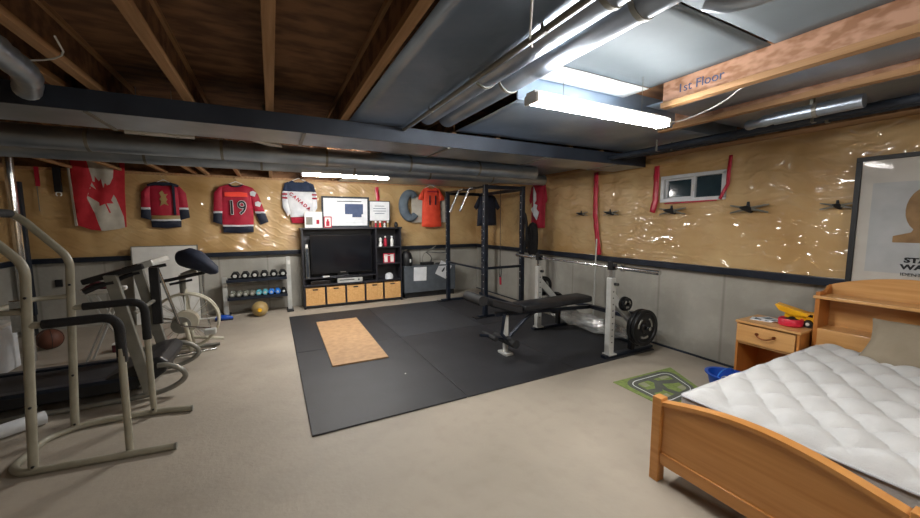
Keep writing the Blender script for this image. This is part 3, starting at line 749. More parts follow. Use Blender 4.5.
# red 19 jersey (local origin: neck)
def hockey(name, label, loc, rz, W, H, mats, gold=None, sl=1, spread=.12):
    """long sleeved hockey jersey: mats = body, hem, white, accent"""
    t = thing(name, label, 'jersey', loc, rz)
    body = [(-.10, 0), (-.05, -.035), (.05, -.035), (.10, 0), (W*.5, -.05), (W*.5, -.3), (W*.47, -H*.85), (W*.46, -H), (0, -H-.015), (-W*.46, -H), (-W*.47, -H*.85), (-W*.5, -.3), (-W*.5, -.05)]
    z = -H
    zones = [([(-1, z-.1), (1, z-.1), (1, z+.12), (0, z+.10), (-1, z+.12)], 1), ([(-1, z+.12), (0, z+.10), (1, z+.12), (1, z+.15), (0, z+.13), (-1, z+.15)], 2)]
    if gold: zones.append(([(-1, z+.15), (0, z+.13), (1, z+.15), (1, z+.21), (0, z+.19), (-1, z+.21)], 3))
    cloth('torso', body, zones, mats, t, th=.05, seed=loc[0])
    for s in (-1, 1):
        sp = spread*(1 if s < 0 else sl)
        a = [(W*.38, -.045), (W*.5, -.05), (W*.5+.08, -.16), (W*.5+sp+.03, -H*.78), (W*.5+sp-.10, -H*.84), (W*.43, -.32)]
        a = [(s*x, y) for x, y in a]
        if s < 0: a = a[::-1]
        zz = -H*.6
        zs = [([(-1, -2), (1, -2), (1, zz), (-1, zz)], 1), ([(-1, zz), (1, zz), (1, zz+.035), (-1, zz+.035)], 2)]
        cloth('sleeve', a, zs, mats, t, th=.045, back=-.012, seed=loc[0]+s, fr=14)
    b = MB(); b.tube([(-.1, -.02, -.005), (-.06, -.05, -.035), (0, -.062, -.045), (.06, -.05, -.035), (.1, -.02, -.005)], .011, 8); b.build('collar', mats[1], t, smooth=True, world=False)
    return t
Yg = 7.55
hockey('hockey_jersey', 'small red and black hockey jersey with gold crest, hanging beside the flag', (-1.53, Yg, 2.27), 0, .42, .72, [M['red'], M['navy'], M['clothwhite'], M['gold']], gold=1, spread=.08)
hanger(-1.53, Yg, 2.32, 0, .17, 'hanger holding the small red jersey with gold crest')
# crest
def torso_of(t): return [c for c in COL.objects if c.parent == t][0]
tj = [o for o in COL.objects if o.name.startswith('hockey_jersey')][0]
b = MB(); b.prism([(-.01, .12), (.02, .06), (.06, .07), (.03, .02), (.05, -.02), (.03, -.06), (.06, -.12), (.0, -.09), (-.05, -.13), (-.03, -.05), (-.05, -.02), (-.025, .02), (-.05, .08)], -.085, -.078, lambda u, v, q: (u, q, v-.25)); b.build('crest', M['gold'], tj, world=False)
MB().box(.12, -.085, -.52, .15, -.05, -.03).build('shoulder_band', M['navy'], tj, world=False, bev=.004)
MB().tube([(-.2, -.03, -.05), (-.1, -.05, -.02), (.1, -.05, -.02), (.2, -.03, -.05)], [.02, .028, .028, .02], 10).build('shoulder_yoke', M['navy'], tj, smooth=True, world=False)
tj = hockey('hockey_jersey', 'red hockey jersey with large black number 19 and black hem', (-.52, Yg, 2.29), math.radians(0), .50, .84, [M['red'], M['navy'], M['clothwhite'], M['gold']], sl=2.2, spread=.09)
hanger(-.52, Yg, 2.34, 0, .18, 'hanger holding the red number 19 jersey')
MN = Matrix.Translation((0, -.082, -.42)) @ FACE
text_mesh('number', '19', .34, M['clothwhite'], MN, tj, .003, world=False, sx=.9, bold=.008)
text_mesh('number', '19', .34, M['black'], Matrix.Translation((0, -.087, -.42)) @ FACE, tj, .003, world=False, sx=.9)
b = MB(); b.prism([(-.17, -.2), (.17, -.2), (.17, -.13), (.05, -.115), (-.05, -.12), (-.17, -.13)], -.086, -.079, lambda u, v, q: (u, q, v-.02)); b.build('name_bar', M['brightred'], tj, world=False)
b = MB()
for x, z in ((.26, -.16), (.33, -.34)): b.prism([(x-.05, z-.03), (x+.02, z-.05), (x+.05, z+.02), (x, z+.05), (x-.05, z+.03)], -.072, -.064, lambda u, v, q: (u, q, v))
b.build('arm_patch', M['clothwhite'], tj, world=False)
# white/navy jersey
t = thing('hockey_jersey', 'white jersey with navy shoulders, red diagonal lettering and red hem', 'jersey', (.50, Yg, 2.40))
mm = [M['clothwhite'], M['red'], M['navycloth'], M['clothwhite']]
cloth('torso', [(-.12, 0), (-.07, -.03), (.07, -.03), (.12, 0), (.23, -.06), (.24, -.4), (.17, -.64), (.15, -.80), (-.15, -.79), (-.18, -.64), (-.25, -.4), (-.23, -.06)],
      [([(-1, -1), (1, -1), (1, -.68), (-1, -.68)], 1), ([(-1, -.20), (1, -.20), (1, .1), (-1, .1)], 2)], mm, t, th=.06, seed=4)
for s in (-1, 1):
    a = [(.19, -.03), (.25, -.06), (.30, -.25), (.30, -.5), (.22, -.66), (.16, -.60), (.20, -.3)]
    a = [(s*x, y) for x, y in a]
    if s < 0: a = a[::-1]
    cloth('sleeve', a, [([(-1, -.20), (1, -.20), (1, .1), (-1, .1)], 2), ([(-1, -.27), (1, -.27), (1, -.24), (-1, -.24)], 1), ([(-1, -.34), (1, -.34), (1, -.31), (-1, -.31)], 1)], mm, t, th=.045, back=-.012, seed=s, fr=14)
for i, ch in enumerate('CANADA'):
    text_mesh('diagonal_letter', ch, .085, M['red'], Matrix.Translation((-.15+i*.058, -.09, -.26-i*.052)) @ Matrix.Rotation(math.radians(42), 4, 'Y') @ FACE, t, .003, world=False, bold=.003)
hanger(.50, Yg, 2.45, 0, .18, 'hanger holding the white jersey with navy shoulders')
# orange shirt 11
t = thing('sports_shirt', 'bright orange short sleeved shirt with number 11, hanging by the rack', 'shirt', (3.16, 7.48, 2.38))
cloth('torso', [(-.09, 0), (-.05, -.03), (.05, -.03), (.09, 0), (.19, -.04), (.21, -.3), (.235, -.86), (0, -.875), (-.235, -.86), (-.21, -.3), (-.19, -.04)], [], [M['orange']], t, th=.05, seed=9)
for s in (-1, 1):
    a = [(.15, -.02), (.19, -.04), (.30, -.20), (.31, -.27), (.19, -.30)]; a = [(s*x, y) for x, y in a]
    if s < 0: a = a[::-1]
    cloth('sleeve', a, [], [M['orange']], t, th=.045, back=-.012, seed=s, fr=14)
text_mesh('number', '11', .30, M['navy'], Matrix.Translation((0, -.085, -.30)) @ FACE, t, .003, world=False, sx=.9)
b = MB(); b.box(-.12, -.085, -.115, .12, -.075, -.085); b.build('name_bar', M['red'], t, world=False)
hanger(3.16, 7.48, 2.43, 0, .17, 'hanger holding the orange number 11 shirt')
# grey ring and pale board on wall
t = thing('travel_pillow', 'blue grey horseshoe shaped cushion hanging on the back wall', 'cushion', (2.58, 7.5, 1.65))
MB().tube([(2.68+.16*math.cos(math.radians(a)), 7.50, 1.97+.26*math.sin(math.radians(a))) for a in range(50, 316, 12)], [.07+.03*math.sin(PI*i/22) for i in range(23)], 16).build('cushion', M['greyblue'], t, smooth=True)
tag(MB().box(2.72, 7.53, 1.61, 3.55, 7.55, 2.17, bev=.003).build('wall_panel', M['flagwhite']), 'pale board on the wall behind the orange shirt', 'board')
# dark shirt and red leaf shirt on the right wall
rzR = -PI/2
t = thing('sports_shirt', 'dark navy shirt hanging from the back of the power rack', 'shirt', (4.03, 6.56, 2.20), 0)
cloth('torso', [(-.1, 0), (-.05, -.03), (.05, -.03), (.1, 0), (.19, -.05), (.22, -.35), (.24, -.66), (-.24, -.67), (-.22, -.35), (-.19, -.05)], [], [M['navy']], t, th=.06, seed=2)
for s in (-1, 1):
    a = [(.16, -.03), (.20, -.06), (.32, -.28), (.26, -.34), (.18, -.26)]; a = [(s*x, y) for x, y in a]
    if s < 0: a = a[::-1]
    cloth('sleeve', a, [], [M['navy']], t, th=.05, back=-.01, seed=s)
t = thing('sports_shirt', 'red shirt with white leaf mark hanging on the right wall', 'shirt', (4.345, 5.27, 2.30), rzR)
cloth('torso', [(-.1, 0), (-.05, -.03), (.05, -.03), (.1, 0), (.19, -.05), (.19, -.4), (.18, -.80), (-.2, -.81), (-.19, -.4), (-.19, -.05)], [], [M['red']], t, th=.06, seed=6)
for s in (-1, 1):
    a = [(.15, -.03), (.20, -.06), (.25, -.30), (.22, -.36), (.16, -.3)]; a = [(s*x, y) for x, y in a]
    if s < 0: a = a[::-1]
    cloth('sleeve', a, [], [M['red']], t, th=.05, back=-.01, seed=s)
LEAF = [(0, 1), (.14, .72), (.34, .82), (.26, .36), (.5, .58), (.56, .44), (.9, .48), (.78, .24), (.92, .12), (.4, -.3), (.46, -.48), (.05, -.42), (.05, -.9), (-.05, -.9), (-.05, -.42), (-.46, -.48), (-.4, -.3), (-.92, .12), (-.78, .24), (-.9, .48), (-.56, .44), (-.5, .58), (-.26, .36), (-.34, .82), (-.14, .72)]
b = MB(); b.prism([(-.04, .3), (.03, .18), (.04, .05), (-.01, .0), (.07, -.03), (.05, -.1), (.12, -.16), (.06, -.3), (-.02, -.22), (-.1, -.1), (-.03, -.04), (-.05, .12)], -.095, -.086, lambda u, v, q: (u, q, v-.36)); b.build('leaf_mark', M['clothwhite'], t, world=False)

# flag
t = thing('flag', 'red and white maple leaf flag hanging by its corner on the back wall', 'flag', (-2.32, 7.52, 2.62))
leaf = [(x*.2, y*.3) for x, y in LEAF]
leaf = [(x*.9*math.cos(.25)-y*math.sin(.25)+.05, x*math.sin(.25)+y*math.cos(.25)-.58) for x, y in leaf]
out = [(-.33, .06), (-.02, -.0), (.34, -.03), (.31, -.5), (.29, -1.06), (.2, -1.09), (.02, -1.12), (-.12, -1.10), (-.25, -1.04), (-.30, -1.04), (-.31, -.6)]
cloth('cloth', out, [([(-1, -2), (-.24, -2), (-.30, .2), (-1, .2)], 0), ([(-.24, -2), (.0, -2), (-.01, -1.1), (-.06, -.85), (-.13, -.62), (-.05, -.35), (-.11, .0), (-.12, .2), (-.30, .2)], 1), ([(.29, -2), (1, -2), (1, .2), (.20, .2), (.22, 0), (.19, -.3), (.13, -.45), (.20, -.62), (.27, -.9)], 1), (leaf, 1)], [M['flagwhite'], M['flagred']], t, th=.02, res=.04, fold=.02, fr=16, seed=3)
t = thing('hockey_stick', 'dark stick with pale tip hanging left of the flag', 'stick', (-2.78, 7.58, 2.0)); MB().box(-2.82, 7.56, 2.08, -2.74, 7.598, 2.44, bev=.004).build('strap', M['black'], t); MB().tube(arc((-2.78, 7.575, 2.05), .03, -60, 240, 10), .008, 8).build('hook', M['white'], t, smooth=True)
t = thing('ribbon', 'narrow red ribbon hanging at the far left of the back wall', 'ribbon', (-3.0, 7.5, 2.1)); MB().box(-3.02, 7.592, 2.16, -2.97, 7.598, 2.44).build('band', M['tape'], t); MB().box(-3.0, 7.56, 1.8, -2.99, 7.566, 2.16).build('cord', M['greysteel'], t)
t = thing('dark_board', 'tall narrow dark board standing in the far left corner', 'board', (-3.12, 7.45, 0)); MB().box(-3.2, 7.35, .3, -3.08, 7.42, 2.2, bev=.004).build('plank', M['ductdark'], t); MB().box(-3.18, 7.33, .0, -3.1, 7.43, .3).build('foot', M['black'], t)
# ---------------------------------------------------------------- dip station / power tower frame
t = thing('dip_station', 'beige tubular exercise tower with black foam grips, nearest on the left', 'exercise frame', (-1.2, 3.48, 0))
TB = M['tube_beige']; yn, yf = 3.21, 3.77; r = .024
b = MB(); b.tube(fillet([(-.69, yn-.10, r), (-1.50, yn-.0, r), (-1.58, yn+.1, r), (-1.56, yf-.1, r), (-1.42, yf+.02, r), (-.95, yf+.02, r), (-.69, yf-.06, r)], .1, 6), r, 14); b.build('base_rail', TB, t, smooth=True)
for y in (yn-.10, yf-.06): MB().cyl((-.695, y, r), (-.680, y, r), r+.001).build('end_cap', M['greysteel'], t)
for y in (yn, yf):
    MB().tube(fillet([(-1.44, y, .03), (-1.365, y, 1.35), (-1.58, y, 1.63), (-1.64, y, 1.68)], .07, 8), .025, 14).build('upright', TB, t, smooth=True)
    MB().tube(fillet([(-.955, y-(.03 if y == yn else 0), .03), (-.955, y, .98), (-1.385, y, .97)], .1, 7), .022, 14).build('arm_tube', TB, t, smooth=True)
    MB().tube(fillet([(-.955, y, .66), (-.955, y, .98), (-1.32, y, .971)], .1, 7), .029, 14).build('foam_grip', M['foam'], t, smooth=True)
    b = MB()
    for z in (.06, .45, 1.15): b.cyl((-1.435+z*.055, y-.03, z), (-1.435+z*.055, y+.03, z), .008, seg=8)
    b.cyl((-.955, y-.028, .06), (-.955, y+.028, .06), .008, seg=8)
    b.build('bolts', M['black'], t)
MB().tube(fillet([(-1.38, yn, 1.06), (-1.58, yn+.02, 1.06), (-1.58, yf-.02, 1.06), (-1.38, yf, 1.06)], .1, 6), .018, 12).build('back_brace', TB, t, smooth=True)
MB().tube([(-1.64, yn-.04, 1.68), (-1.64, yf+.04, 1.68)], .022, 12).build('top_bar', TB, t, smooth=True)
MB().tube([(-1.64, yn-.12, 1.68), (-1.64, yf-.02, 1.68)], .029, 12).build('top_grip', M['foam'], t, smooth=True)
b = MB(); b.box(-1.47, yn+.03, .93, -1.38, yn+.05, 1.13, bev=.004); b.build('adjuster_plate', M['chrome'], t)

# ---------------------------------------------------------------- treadmill (side on, motor to the right)
t = thing('treadmill', 'grey and black folding treadmill behind the dip station', 'treadmill', (-1.8, 4.5, 0))
ya, yb = 4.18, 4.86
MB().box(-2.75, ya, .10, -1.15, yb, .20, bev=.012).build('deck', M['black'], t)
MB().box(-2.73, ya+.09, .20, -1.2, yb-.09, .208).build('belt', M['rubber'], t)
for y in (ya, yb-.08): MB().box(-2.75, y, .19, -1.15, y+.08, .225, bev=.008).build('side_rail', M['blacksteel'], t)
prof = [(-1.36, .12), (-1.40, .22), (-1.30, .27), (-1.08, .36), (-.98, .37), (-.92, .31), (-.95, .22), (-1.05, .15), (-1.15, .12)]
MB().prism(prof, ya+.01, yb-.01, lambda u, v, q: (u, q, v)).build('motor_hood', M['vinyl'], t, bev=.02)
for y in (ya-.02, yb+.02):
    MB().tube(smoothpath([(-2.7, y, .03), (-1.9, y, .03), (-1.2, y, .03), (-.95, y, .05), (-.80, y, .13), (-.80, y, .22), (-.92, y, .30), (-1.0, y, .30)], 3), .024, 12).build('frame_rail', M['greysteel'], t, smooth=True)
MB().tube([(-1.9, ya-.02, .03), (-1.9, yb+.02, .03)], .02, 10).build('cross_tube', M['greysteel'], t, smooth=True)
for y in (ya-.02, yb+.0):
    b = MB(); b.prism([(-1.11, .04), (-1.02, .04), (-1.22, 1.16), (-1.31, 1.16)], y-.02, y+.03, lambda u, v, q: (u, q, v)); b.build('upright', M['greysteel'], t, bev=.006)
    MB().tube(fillet([(-1.24, y, 1.10), (-1.34, y, 1.08), (-1.44, y, 1.03)], .05), .024, 12).build('hand_rail', M['vinyl'], t, smooth=True)
Mc = Matrix.Translation((-1.24, 4.52, 1.17)) @ Matrix.Rotation(math.radians(-16), 4, 'Y')
MB().box(-.24, -.32, -.025, .2, .32, .025, Mc, bev=.012).build('console', M['vinyl'], t)
MB().box(.02, -.2, .025, .16, .2, .031, Mc).build('display', M['screen'], t)
MB().box(.16, -.30, -.02, .27, .3, .035, Mc, bev=.01).build('console_tip', M['silver'], t)
MB().tube([(-1.14, 4.2, .8), (-1.14, 4.86, .8)], .02, 10).build('cross_bar', M['greysteel'], t, smooth=True)
MB().box(-1.16, 4.80, .55, -1.08, 4.85, 1.15, bev=.005).build('control_column', M['vinyl'], t)

# air bike
t = thing('air_bike', 'cream exercise bike with large fan wheel and navy padded seat', 'exercise bike', (-1.0, 5.45, 0))
cx, cy, cz, rw = -.985, 5.42, .42, .335
CR = mat('cream', '#b3ae9c', '#c2bdab', .4)
b = MB(); b.tube([(cx+rw*math.cos(a*PI/20), cy-.045, cz+rw*math.sin(a*PI/20)) for a in range(40)], .014, 10, closed=True); b.tube([(cx+rw*math.cos(a*PI/20), cy+.045, cz+rw*math.sin(a*PI/20)) for a in range(40)], .014, 10, closed=True)
b.build('cage_ring', CR, t, smooth=True)
b = MB()
for k in range(18):
    a = 2*PI*k/18
    for y in (cy-.05, cy+.05): b.tube([(cx+.1*math.cos(a), y, cz+.1*math.sin(a)), (cx+rw*math.cos(a), y*.5+cy*.5, cz+rw*math.sin(a))], .0022, 5)
b.build('wire_guard', CR, t)
b = MB()
for k in range(8):
    a = 2*PI*k/8
    b.prism([(.09, -.035), (.30, -.045), (.30, .045), (.09, .035)], -.002, .002, lambda u, v, q: (cx+u*math.cos(a)-q*math.sin(a), cy+v, cz+u*math.sin(a)+q*math.cos(a)))
b.build('fan_blade', M['silver'], t)
Mh = Matrix.Translation((cx, cy-.06, cz)) @ Matrix.Rotation(PI/2, 4, 'X')
MB().lathe([(.13, -.1), (.135, .0), (.13, .02), (.02, .03)], 28, Mh).build('hub_cover', CR, t, smooth=True)
MB().lathe([(.10, .03), (.10, .045), (.02, .05)], 28, Matrix.Translation((cx-.04, cy-.06, cz-.03)) @ Matrix.Rotation(PI/2, 4, 'X')).build('crank_disc', M['greysteel'], t, smooth=True)
MB().tube([(cx-.04, cy-.13, cz-.03), (cx+.26, cy-.13, cz-.10)], .012, 8).build('crank_arm', M['chrome'], t, smooth=True)
MB().box(cx+.20, cy-.22, cz-.16, cx+.32, cy-.13, cz-.09, bev=.012).build('pedal', M['silver'], t)
MB().tube([(cx-.04, cy+.13, cz-.03), (cx-.32, cy+.13, cz+.04)], .012, 8).build('crank_arm', M['chrome'], t, smooth=True)
MB().box(cx-.38, cy+.13, cz+.02, cx-.27, cy+.22, cz+.06, bev=.008).build('pedal', M['blackgloss'], t)
b = MB(); b.tube([(cx+.03, cy-.02, .03), (cx+.03, cy-.10, .2), (cx, cy-.1, cz)], .024, 12); b.tube([(cx, cy+.1, cz), (cx+.03, cy+.10, .2), (cx+.03, cy+.12, .03)], .024, 12); b.tube([(cx-.5, cy+.14, .1), (cx+.03, cy+.1, .18), (cx+.35, cy+.16, .10)], .02, 12); b.build('main_frame', CR, t, smooth=True)
MB().tube([(cx-.22, cy-.12, .022), (cx+.28, cy+.02, .022)], .02, 12).build('front_foot', M['chrome'], t, smooth=True)
MB().tube([(cx-.2, cy+.2, .022), (cx+.3, cy+.2, .022)], .02, 12).build('rear_foot', M['greysteel'], t, smooth=True)
MB().tube([(cx-.02, cy+.06, cz+.3), (cx-.02, cy+.05, .98)], .034, 14).build('seat_post', M['greysteel'], t, smooth=True)
MB().tube([(cx+.02, cy+.06, cz), (cx-.01, cy+.06, .80)], .03, 12).build('mast', CR, t, smooth=True)
MB().tube([(cx+.22, cy+.12, .25), (cx+.17, cy+.1, .70), (cx+.19, cy+.1, 1.04)], .013, 10).build('rear_lever', M['chrome'], t, smooth=True)
MB().tube([(cx-.05, cy-.12, cz), (cx-.21, cy-.13, 1.10)], .016, 10).build('front_lever', M['chrome'], t, smooth=True)
b = MB(); b.tube([(cx-.28, cy-.12, 1.10), (cx-.13, cy-.12, 1.13)], .02, 10); b.build('lever_grip', M['foam'], t, smooth=True)
b = MB(); b.tube([(cx-.27, cy-.02, .92), (cx-.15, cy, .93), (cx+.22, cy+.02, 1.0)], .02, 10); b.build('handle_bar', M['foam'], t, smooth=True)
b = MB(); b.tube([(cx-.12, cy-.08, .89), (cx+.1, cy-.08, .93)], .015, 10); b.build('handle_bar', M['black'], t, smooth=True)
b = MB(); b.tube([(cx-.02, cy+.05, .97), (cx+.12, cy+.05, 1.03)], .035, 10); b.build('seat_clamp', M['greysteel'], t, smooth=True)
b = MB()
sp = [(cx-.04, cy+.10, 1.17), (cx-.01, cy+.08, 1.18), (cx+.07, cy+.03, 1.185), (cx+.15, cy-.02, 1.16), (cx+.25, cy-.06, 1.09), (cx+.33, cy-.09, 1.03), (cx+.36, cy-.1, 1.0)]
b.tube(sp, [.04, .10, .125, .12, .09, .065, .02], 20)
b.build('seat', M['navy'], t, smooth=True)

# folding stool with red cloth, behind treadmill
t = thing('folding_stool', 'small white topped folding stool with crossed legs behind the treadmill', 'stool', (-1.75, 5.6, 0))
MB().box(-1.93, 5.45, .82, -1.58, 5.7, .87, bev=.015).build('top', M['white'], t)
for y in (5.47, 5.68):
    MB().tube([(-1.95, y, .01), (-1.62, y, .82)], .011, 10).build('leg', M['silver'], t, smooth=True); MB().tube([(-1.52, y+.015, .01), (-1.89, y+.015, .82)], .011, 10).build('leg', M['silver'], t, smooth=True)
b = MB(); b.grid(14, 10, lambda u, v: (-1.92+.22*u, 5.46+.2*v, .882+.07*max(0, math.sin(PI*u))*max(0, math.sin(PI*v))*(1+.7*noise.noise(V((u*4, v*4, 0)))))); o = b.build('folded_cloth', mat('maroon', '#43141d', '#541c27', .8), smooth=True)
o.modifiers.new('s', 'SOLIDIFY').thickness = .01; tag(o, 'crumpled maroon cloth lying on the folding stool', 'cloth')
# ball on floor behind
t = thing('basketball', 'reddish brown ball on the floor behind the dip station', 'ball', (-2.62, 6.5, 0))
b = MB(); bmesh.ops.create_uvsphere(b.b, u_segments=28, v_segments=18, radius=.13); bmesh.ops.translate(b.b, verts=b.b.verts, vec=(-2.62, 6.5, .13)); b.build('skin', mat('ballbrown', '#5c3526', '#6a4030', .6), t, smooth=True)
b = MB()
for ang in (0, 60, 120):
    b.tube([(-2.62+.131*math.cos(math.radians(ang))*math.cos(a*PI/16), 6.5+.131*math.sin(math.radians(ang))*math.cos(a*PI/16), .13+.131*math.sin(a*PI/16)) for a in range(32)], .003, 5, closed=True)
b.build('seam', M['black'], t)
t = thing('storage_bin', 'off white lidded bin at the far left edge', 'bin', (-2.9, 5.5, 0))
MB().prism([(-3.15, 5.15), (-2.65, 5.15), (-2.62, 5.12), (-2.62, 5.88), (-3.15, 5.88)], 0, .50, lambda u, v, q: (u, v, q)).build('tub', M['vinylwhite'], t, bev=.02)
MB().box(-3.18, 5.10, .50, -2.60, 5.90, .54, bev=.01).build('lid', M['white'], t)
t = thing('step_block', 'dark red block on the floor beyond the treadmill', 'block', (-1.75, 5.95, 0)); MB().box(-1.85, 5.9, 0, -1.65, 6.02, .10, bev=.015).build('body', mat('darkred', '#4a1420', '#5a1c2a', .6), t); MB().box(-1.84, 5.89, .1, -1.66, 6.03, .115).build('lid', M['white'], t)
t = thing('foam_roller', 'white foam tube lying on the floor beside the dip station', 'tube', (-2.0, 3.8, 0))
d = V((-1.70, 4.02, .055)); e = V((-2.7, 3.28, .055))
MB().tube([d, e], .052, 20).build('foam', M['clothwhite'], t, smooth=True); MB().tube([d-(e-d).normalized()*.001, d+(e-d).normalized()*.003], .03, 16).build('core', M['greysteel'], t)

# ---------------------------------------------------------------- bench press stand
t = thing('bench_press_stand', 'pale grey squat stand carrying the barbell', 'stand', (3.6, 3.53, .0145))
G = .0145
for y in (2.88, 4.17):
    MB().box(3.42, y-.036, G+.03, 3.50, y+.036, .96, bev=.006).build('upright', M['silver'], t)
    MB().box(3.445, y-.022, .96, 3.495, y+.022, 1.06).build('inner_post', M['chrome'], t)
    b = MB(); b.box(3.44, y-.035, 1.05, 3.50, y+.035, 1.07); b.box(3.425, y-.035, 1.05, 3.437, y+.035, 1.15); b.box(3.49, y-.035, 1.05, 3.502, y+.035, 1.12); b.build('bar_cradle', M['iron'], t, bev=.003)
    MB().cyl((3.47, y-.04, .89), (3.47, y-.085, .89), .017, seg=12).build('knob', M['black'], t)
    b = MB(); b.box(3.36, y-.035, G, 4.22, y+.035, G+.035, bev=.006); b.build('foot', M['blacksteel'], t)
    b = MB(); b.box(3.41, y-.055, G+.03, 3.53, y+.055, G+.045); b.build('foot_plate', M['silver'], t)
    b = MB(); b.prism([(3.48, .80), (3.48, .66), (3.88, .30), (3.98, .30)], y-.03, y+.03, lambda u, v, q: (u, q, v)); b.build('rear_brace', M['silver'], t, bev=.004)
    b = MB(); b.box(3.82, y-.03, G+.03, 3.88, y+.03, .52); b.build('storage_post', M['iron'], t, bev=.004)
    s = -1 if y < 3.5 else 1
    MB().tube([(3.85, y, .36), (3.85, y+s*.24 if s < 0 else y+.16, .36)], .022, 14).build('plate_peg', M['chrome'], t, smooth=True)
    b = MB()
    for k in range(9): b.cyl((3.46, y-.0375, .2+k*.075), (3.46, y-.0355, .2+k*.075), .009, seg=10)
    b.build('adjustment_holes', M['black'], t)
MB().box(3.82, 2.90, .42, 3.88, 4.15, .47).build('cross_beam', M['blacksteel'], t, bev=.004)
MB().box(4.10, 2.90, G, 4.16, 4.15, G+.04).build('floor_beam', M['blacksteel'], t, bev=.004)
def plate(name, label, loc, r, th, rz=0, mm='iron'):
    t = thing(name, label, 'weight plate', loc, rz, None)
    Mx = Matrix.Rotation(PI/2, 4, 'X')
    b = MB(); b.lathe([(.026, -th/2), (r*.28, -th/2), (r*.3, -th*.22), (r*.78, -th*.22), (r*.82, -th/2), (r*.98, -th/2), (r, -th*.35), (r, th*.35), (r*.98, th/2), (r*.82, th/2), (r*.78, th*.22), (r*.3, th*.22), (r*.28, th/2), (.026, th/2)], 40, Mx, cap=False)
    b.lathe([(.026, -th/2), (.026, th/2)], 40, Mx, cap=False)
    b.build('plate_body', M[mm], t, smooth=True, world=False)
    b = MB()
    for k in range(3):
        a0 = k*120
        b.tube([(r*.55*math.cos(math.radians(a0+j*8)), -th*.24, r*.55*math.sin(math.radians(a0+j*8))) for j in range(8)], .012, 8)
    b.build('raised_lettering', M['greysteel'], t, smooth=True, world=False)
    return t
plate('weight_plate', 'big black plate, outermost on the near side of the stand', (3.80, 2.68, .37), .215, .045)
plate('weight_plate', 'big black plate behind the outermost one on the near side', (3.80, 2.735, .37), .215, .045)
plate('weight_plate', 'small black plate tucked against the near rear post', (3.80, 2.79, .37), .14, .03)
plate('weight_plate', 'black weight plate low on the far side of the stand', (3.85, 4.24, .36), .17, .04)
plate('weight_plate', 'round dark plate hung behind the far pale upright', (3.62, 4.245, .64), .15, .03)
plate('weight_plate', 'smallest black plate on the upper peg of the near side, outer one', (3.64, 2.80, .645), .075, .03)
plate('weight_plate', 'smallest black plate on the upper peg of the near side, inner one', (3.64, 2.835, .645), .085, .03)
# barbell
t = thing('barbell', 'long chrome barbell resting across the bench stand', 'barbell', (3.465, 3.5, 1.085))
zb = 1.084
MB().cyl((3.465, 2.74, zb), (3.465, 4.32, zb), .014).build('bar', M['chrome'], t, smooth=True)
for s, y0, y1 in ((-1, 2.30, 2.73), (1, 4.33, 4.72)):
    MB().cyl((3.465, y0, zb), (3.465, y1, zb), .025).build('sleeve', M['chrome'], t, smooth=True)
    yc = 2.735 if s < 0 else 4.325
    MB().cyl((3.465, yc-.015, zb), (3.465, yc+.015, zb), .038).build('collar', M['chrome'], t, smooth=True)
# bench
t = thing('weight_bench', 'black padded weight bench with a leg roller attachment', 'bench', (2.9, 3.54, .0145))
b = MB(); b.tube([(2.30, 3.54, .66), (2.38, 3.54, .615), (2.6, 3.54, .57), (2.72, 3.54, .57)], .001, 4); b.b.free()
def pad(name, pts, w0, w1, th):
    """cushion swept along (x,z) points, width w0..w1"""
    b = MB(); n = len(pts); rows = []
    sec = [(-1, .0), (-.97, .35), (-.85, .5), (.85, .5), (.97, .35), (1, 0), (.97, -.35), (.85, -.5), (-.85, -.5), (-.97, -.35)]
    for i, (x, z) in enumerate(pts):
        w = w0+(w1-w0)*i/(n-1); e = .85 if i in (0, n-1) else 1
        rows.append([b.b.verts.new((x, 3.54+u*w/2*e, z+v*th*e)) for u, v in sec])
    for A, B in zip(rows, rows[1:]):
        for k in range(10): b._f([A[k], A[(k+1) % 10], B[(k+1) % 10], B[k]])
    b._f(rows[0][::-1]); b._f(rows[-1])
    return b.build(name, M['vinyl'], t, smooth=True)
pad('back_pad', [(2.62, .575), (2.64, .575), (3.0, .575), (3.4, .58), (3.72, .585), (3.74, .585)], .27, .30, .08)
pad('seat_pad', [(2.16, .70), (2.18, .69), (2.34, .635), (2.5, .585), (2.58, .57), (2.60, .57)], .24, .30, .09)
MB().tube([(2.02, 3.36, .74), (2.02, 3.72, .74)], .058, 18).build('top_roller', M['foam'], t, smooth=True)
MB().tube([(2.16, 3.54, .67), (2.02, 3.54, .74)], .02, 10).build('roller_stem', M['blacksteel'], t, smooth=True)
b = MB(); b.prism([(2.3, .545), (2.3, .50), (3.81, .42), (3.81, .465)], 3.515, 3.565, lambda u, v, q: (u, q, v)); b.build('spine', M['blacksteel'], t, bev=.004)
MB().box(2.42, 3.515, G+.02, 2.47, 3.565, .52).build('front_post', M['silver'], t, bev=.004)
MB().box(2.39, 3.45, G, 2.50, 3.63, G+.03).build('front_foot', M['silver'], t, bev=.006)
b = MB(); b.tube([(2.95, 3.54, .52), (2.72, 3.54, .40), (2.50, 3.54, .22)], .022, 10); b.build('diagonal_brace', M['blacksteel'], t, smooth=True)
b = MB(); b.tube([(2.40, 3.50, .52), (2.36, 3.50, .28), (2.44, 3.50, .20)], .022, 10); b.build('leg_lever', M['blacksteel'], t, smooth=True)
MB().tube([(2.45, 3.33, .19), (2.45, 3.75, .19)], .05, 18).build('ankle_roller', M['foam'], t, smooth=True)
MB().tube([(2.22, 3.40, .27), (2.22, 3.68, .27)], .028, 14).build('ankle_roller', M['foam'], t, smooth=True)
b = MB(); b.tube([(2.42, 3.54, .20), (2.22, 3.54, .27), (2.08, 3.54, .30)], .018, 10); b.build('lever_arm', M['blacksteel'], t, smooth=True)
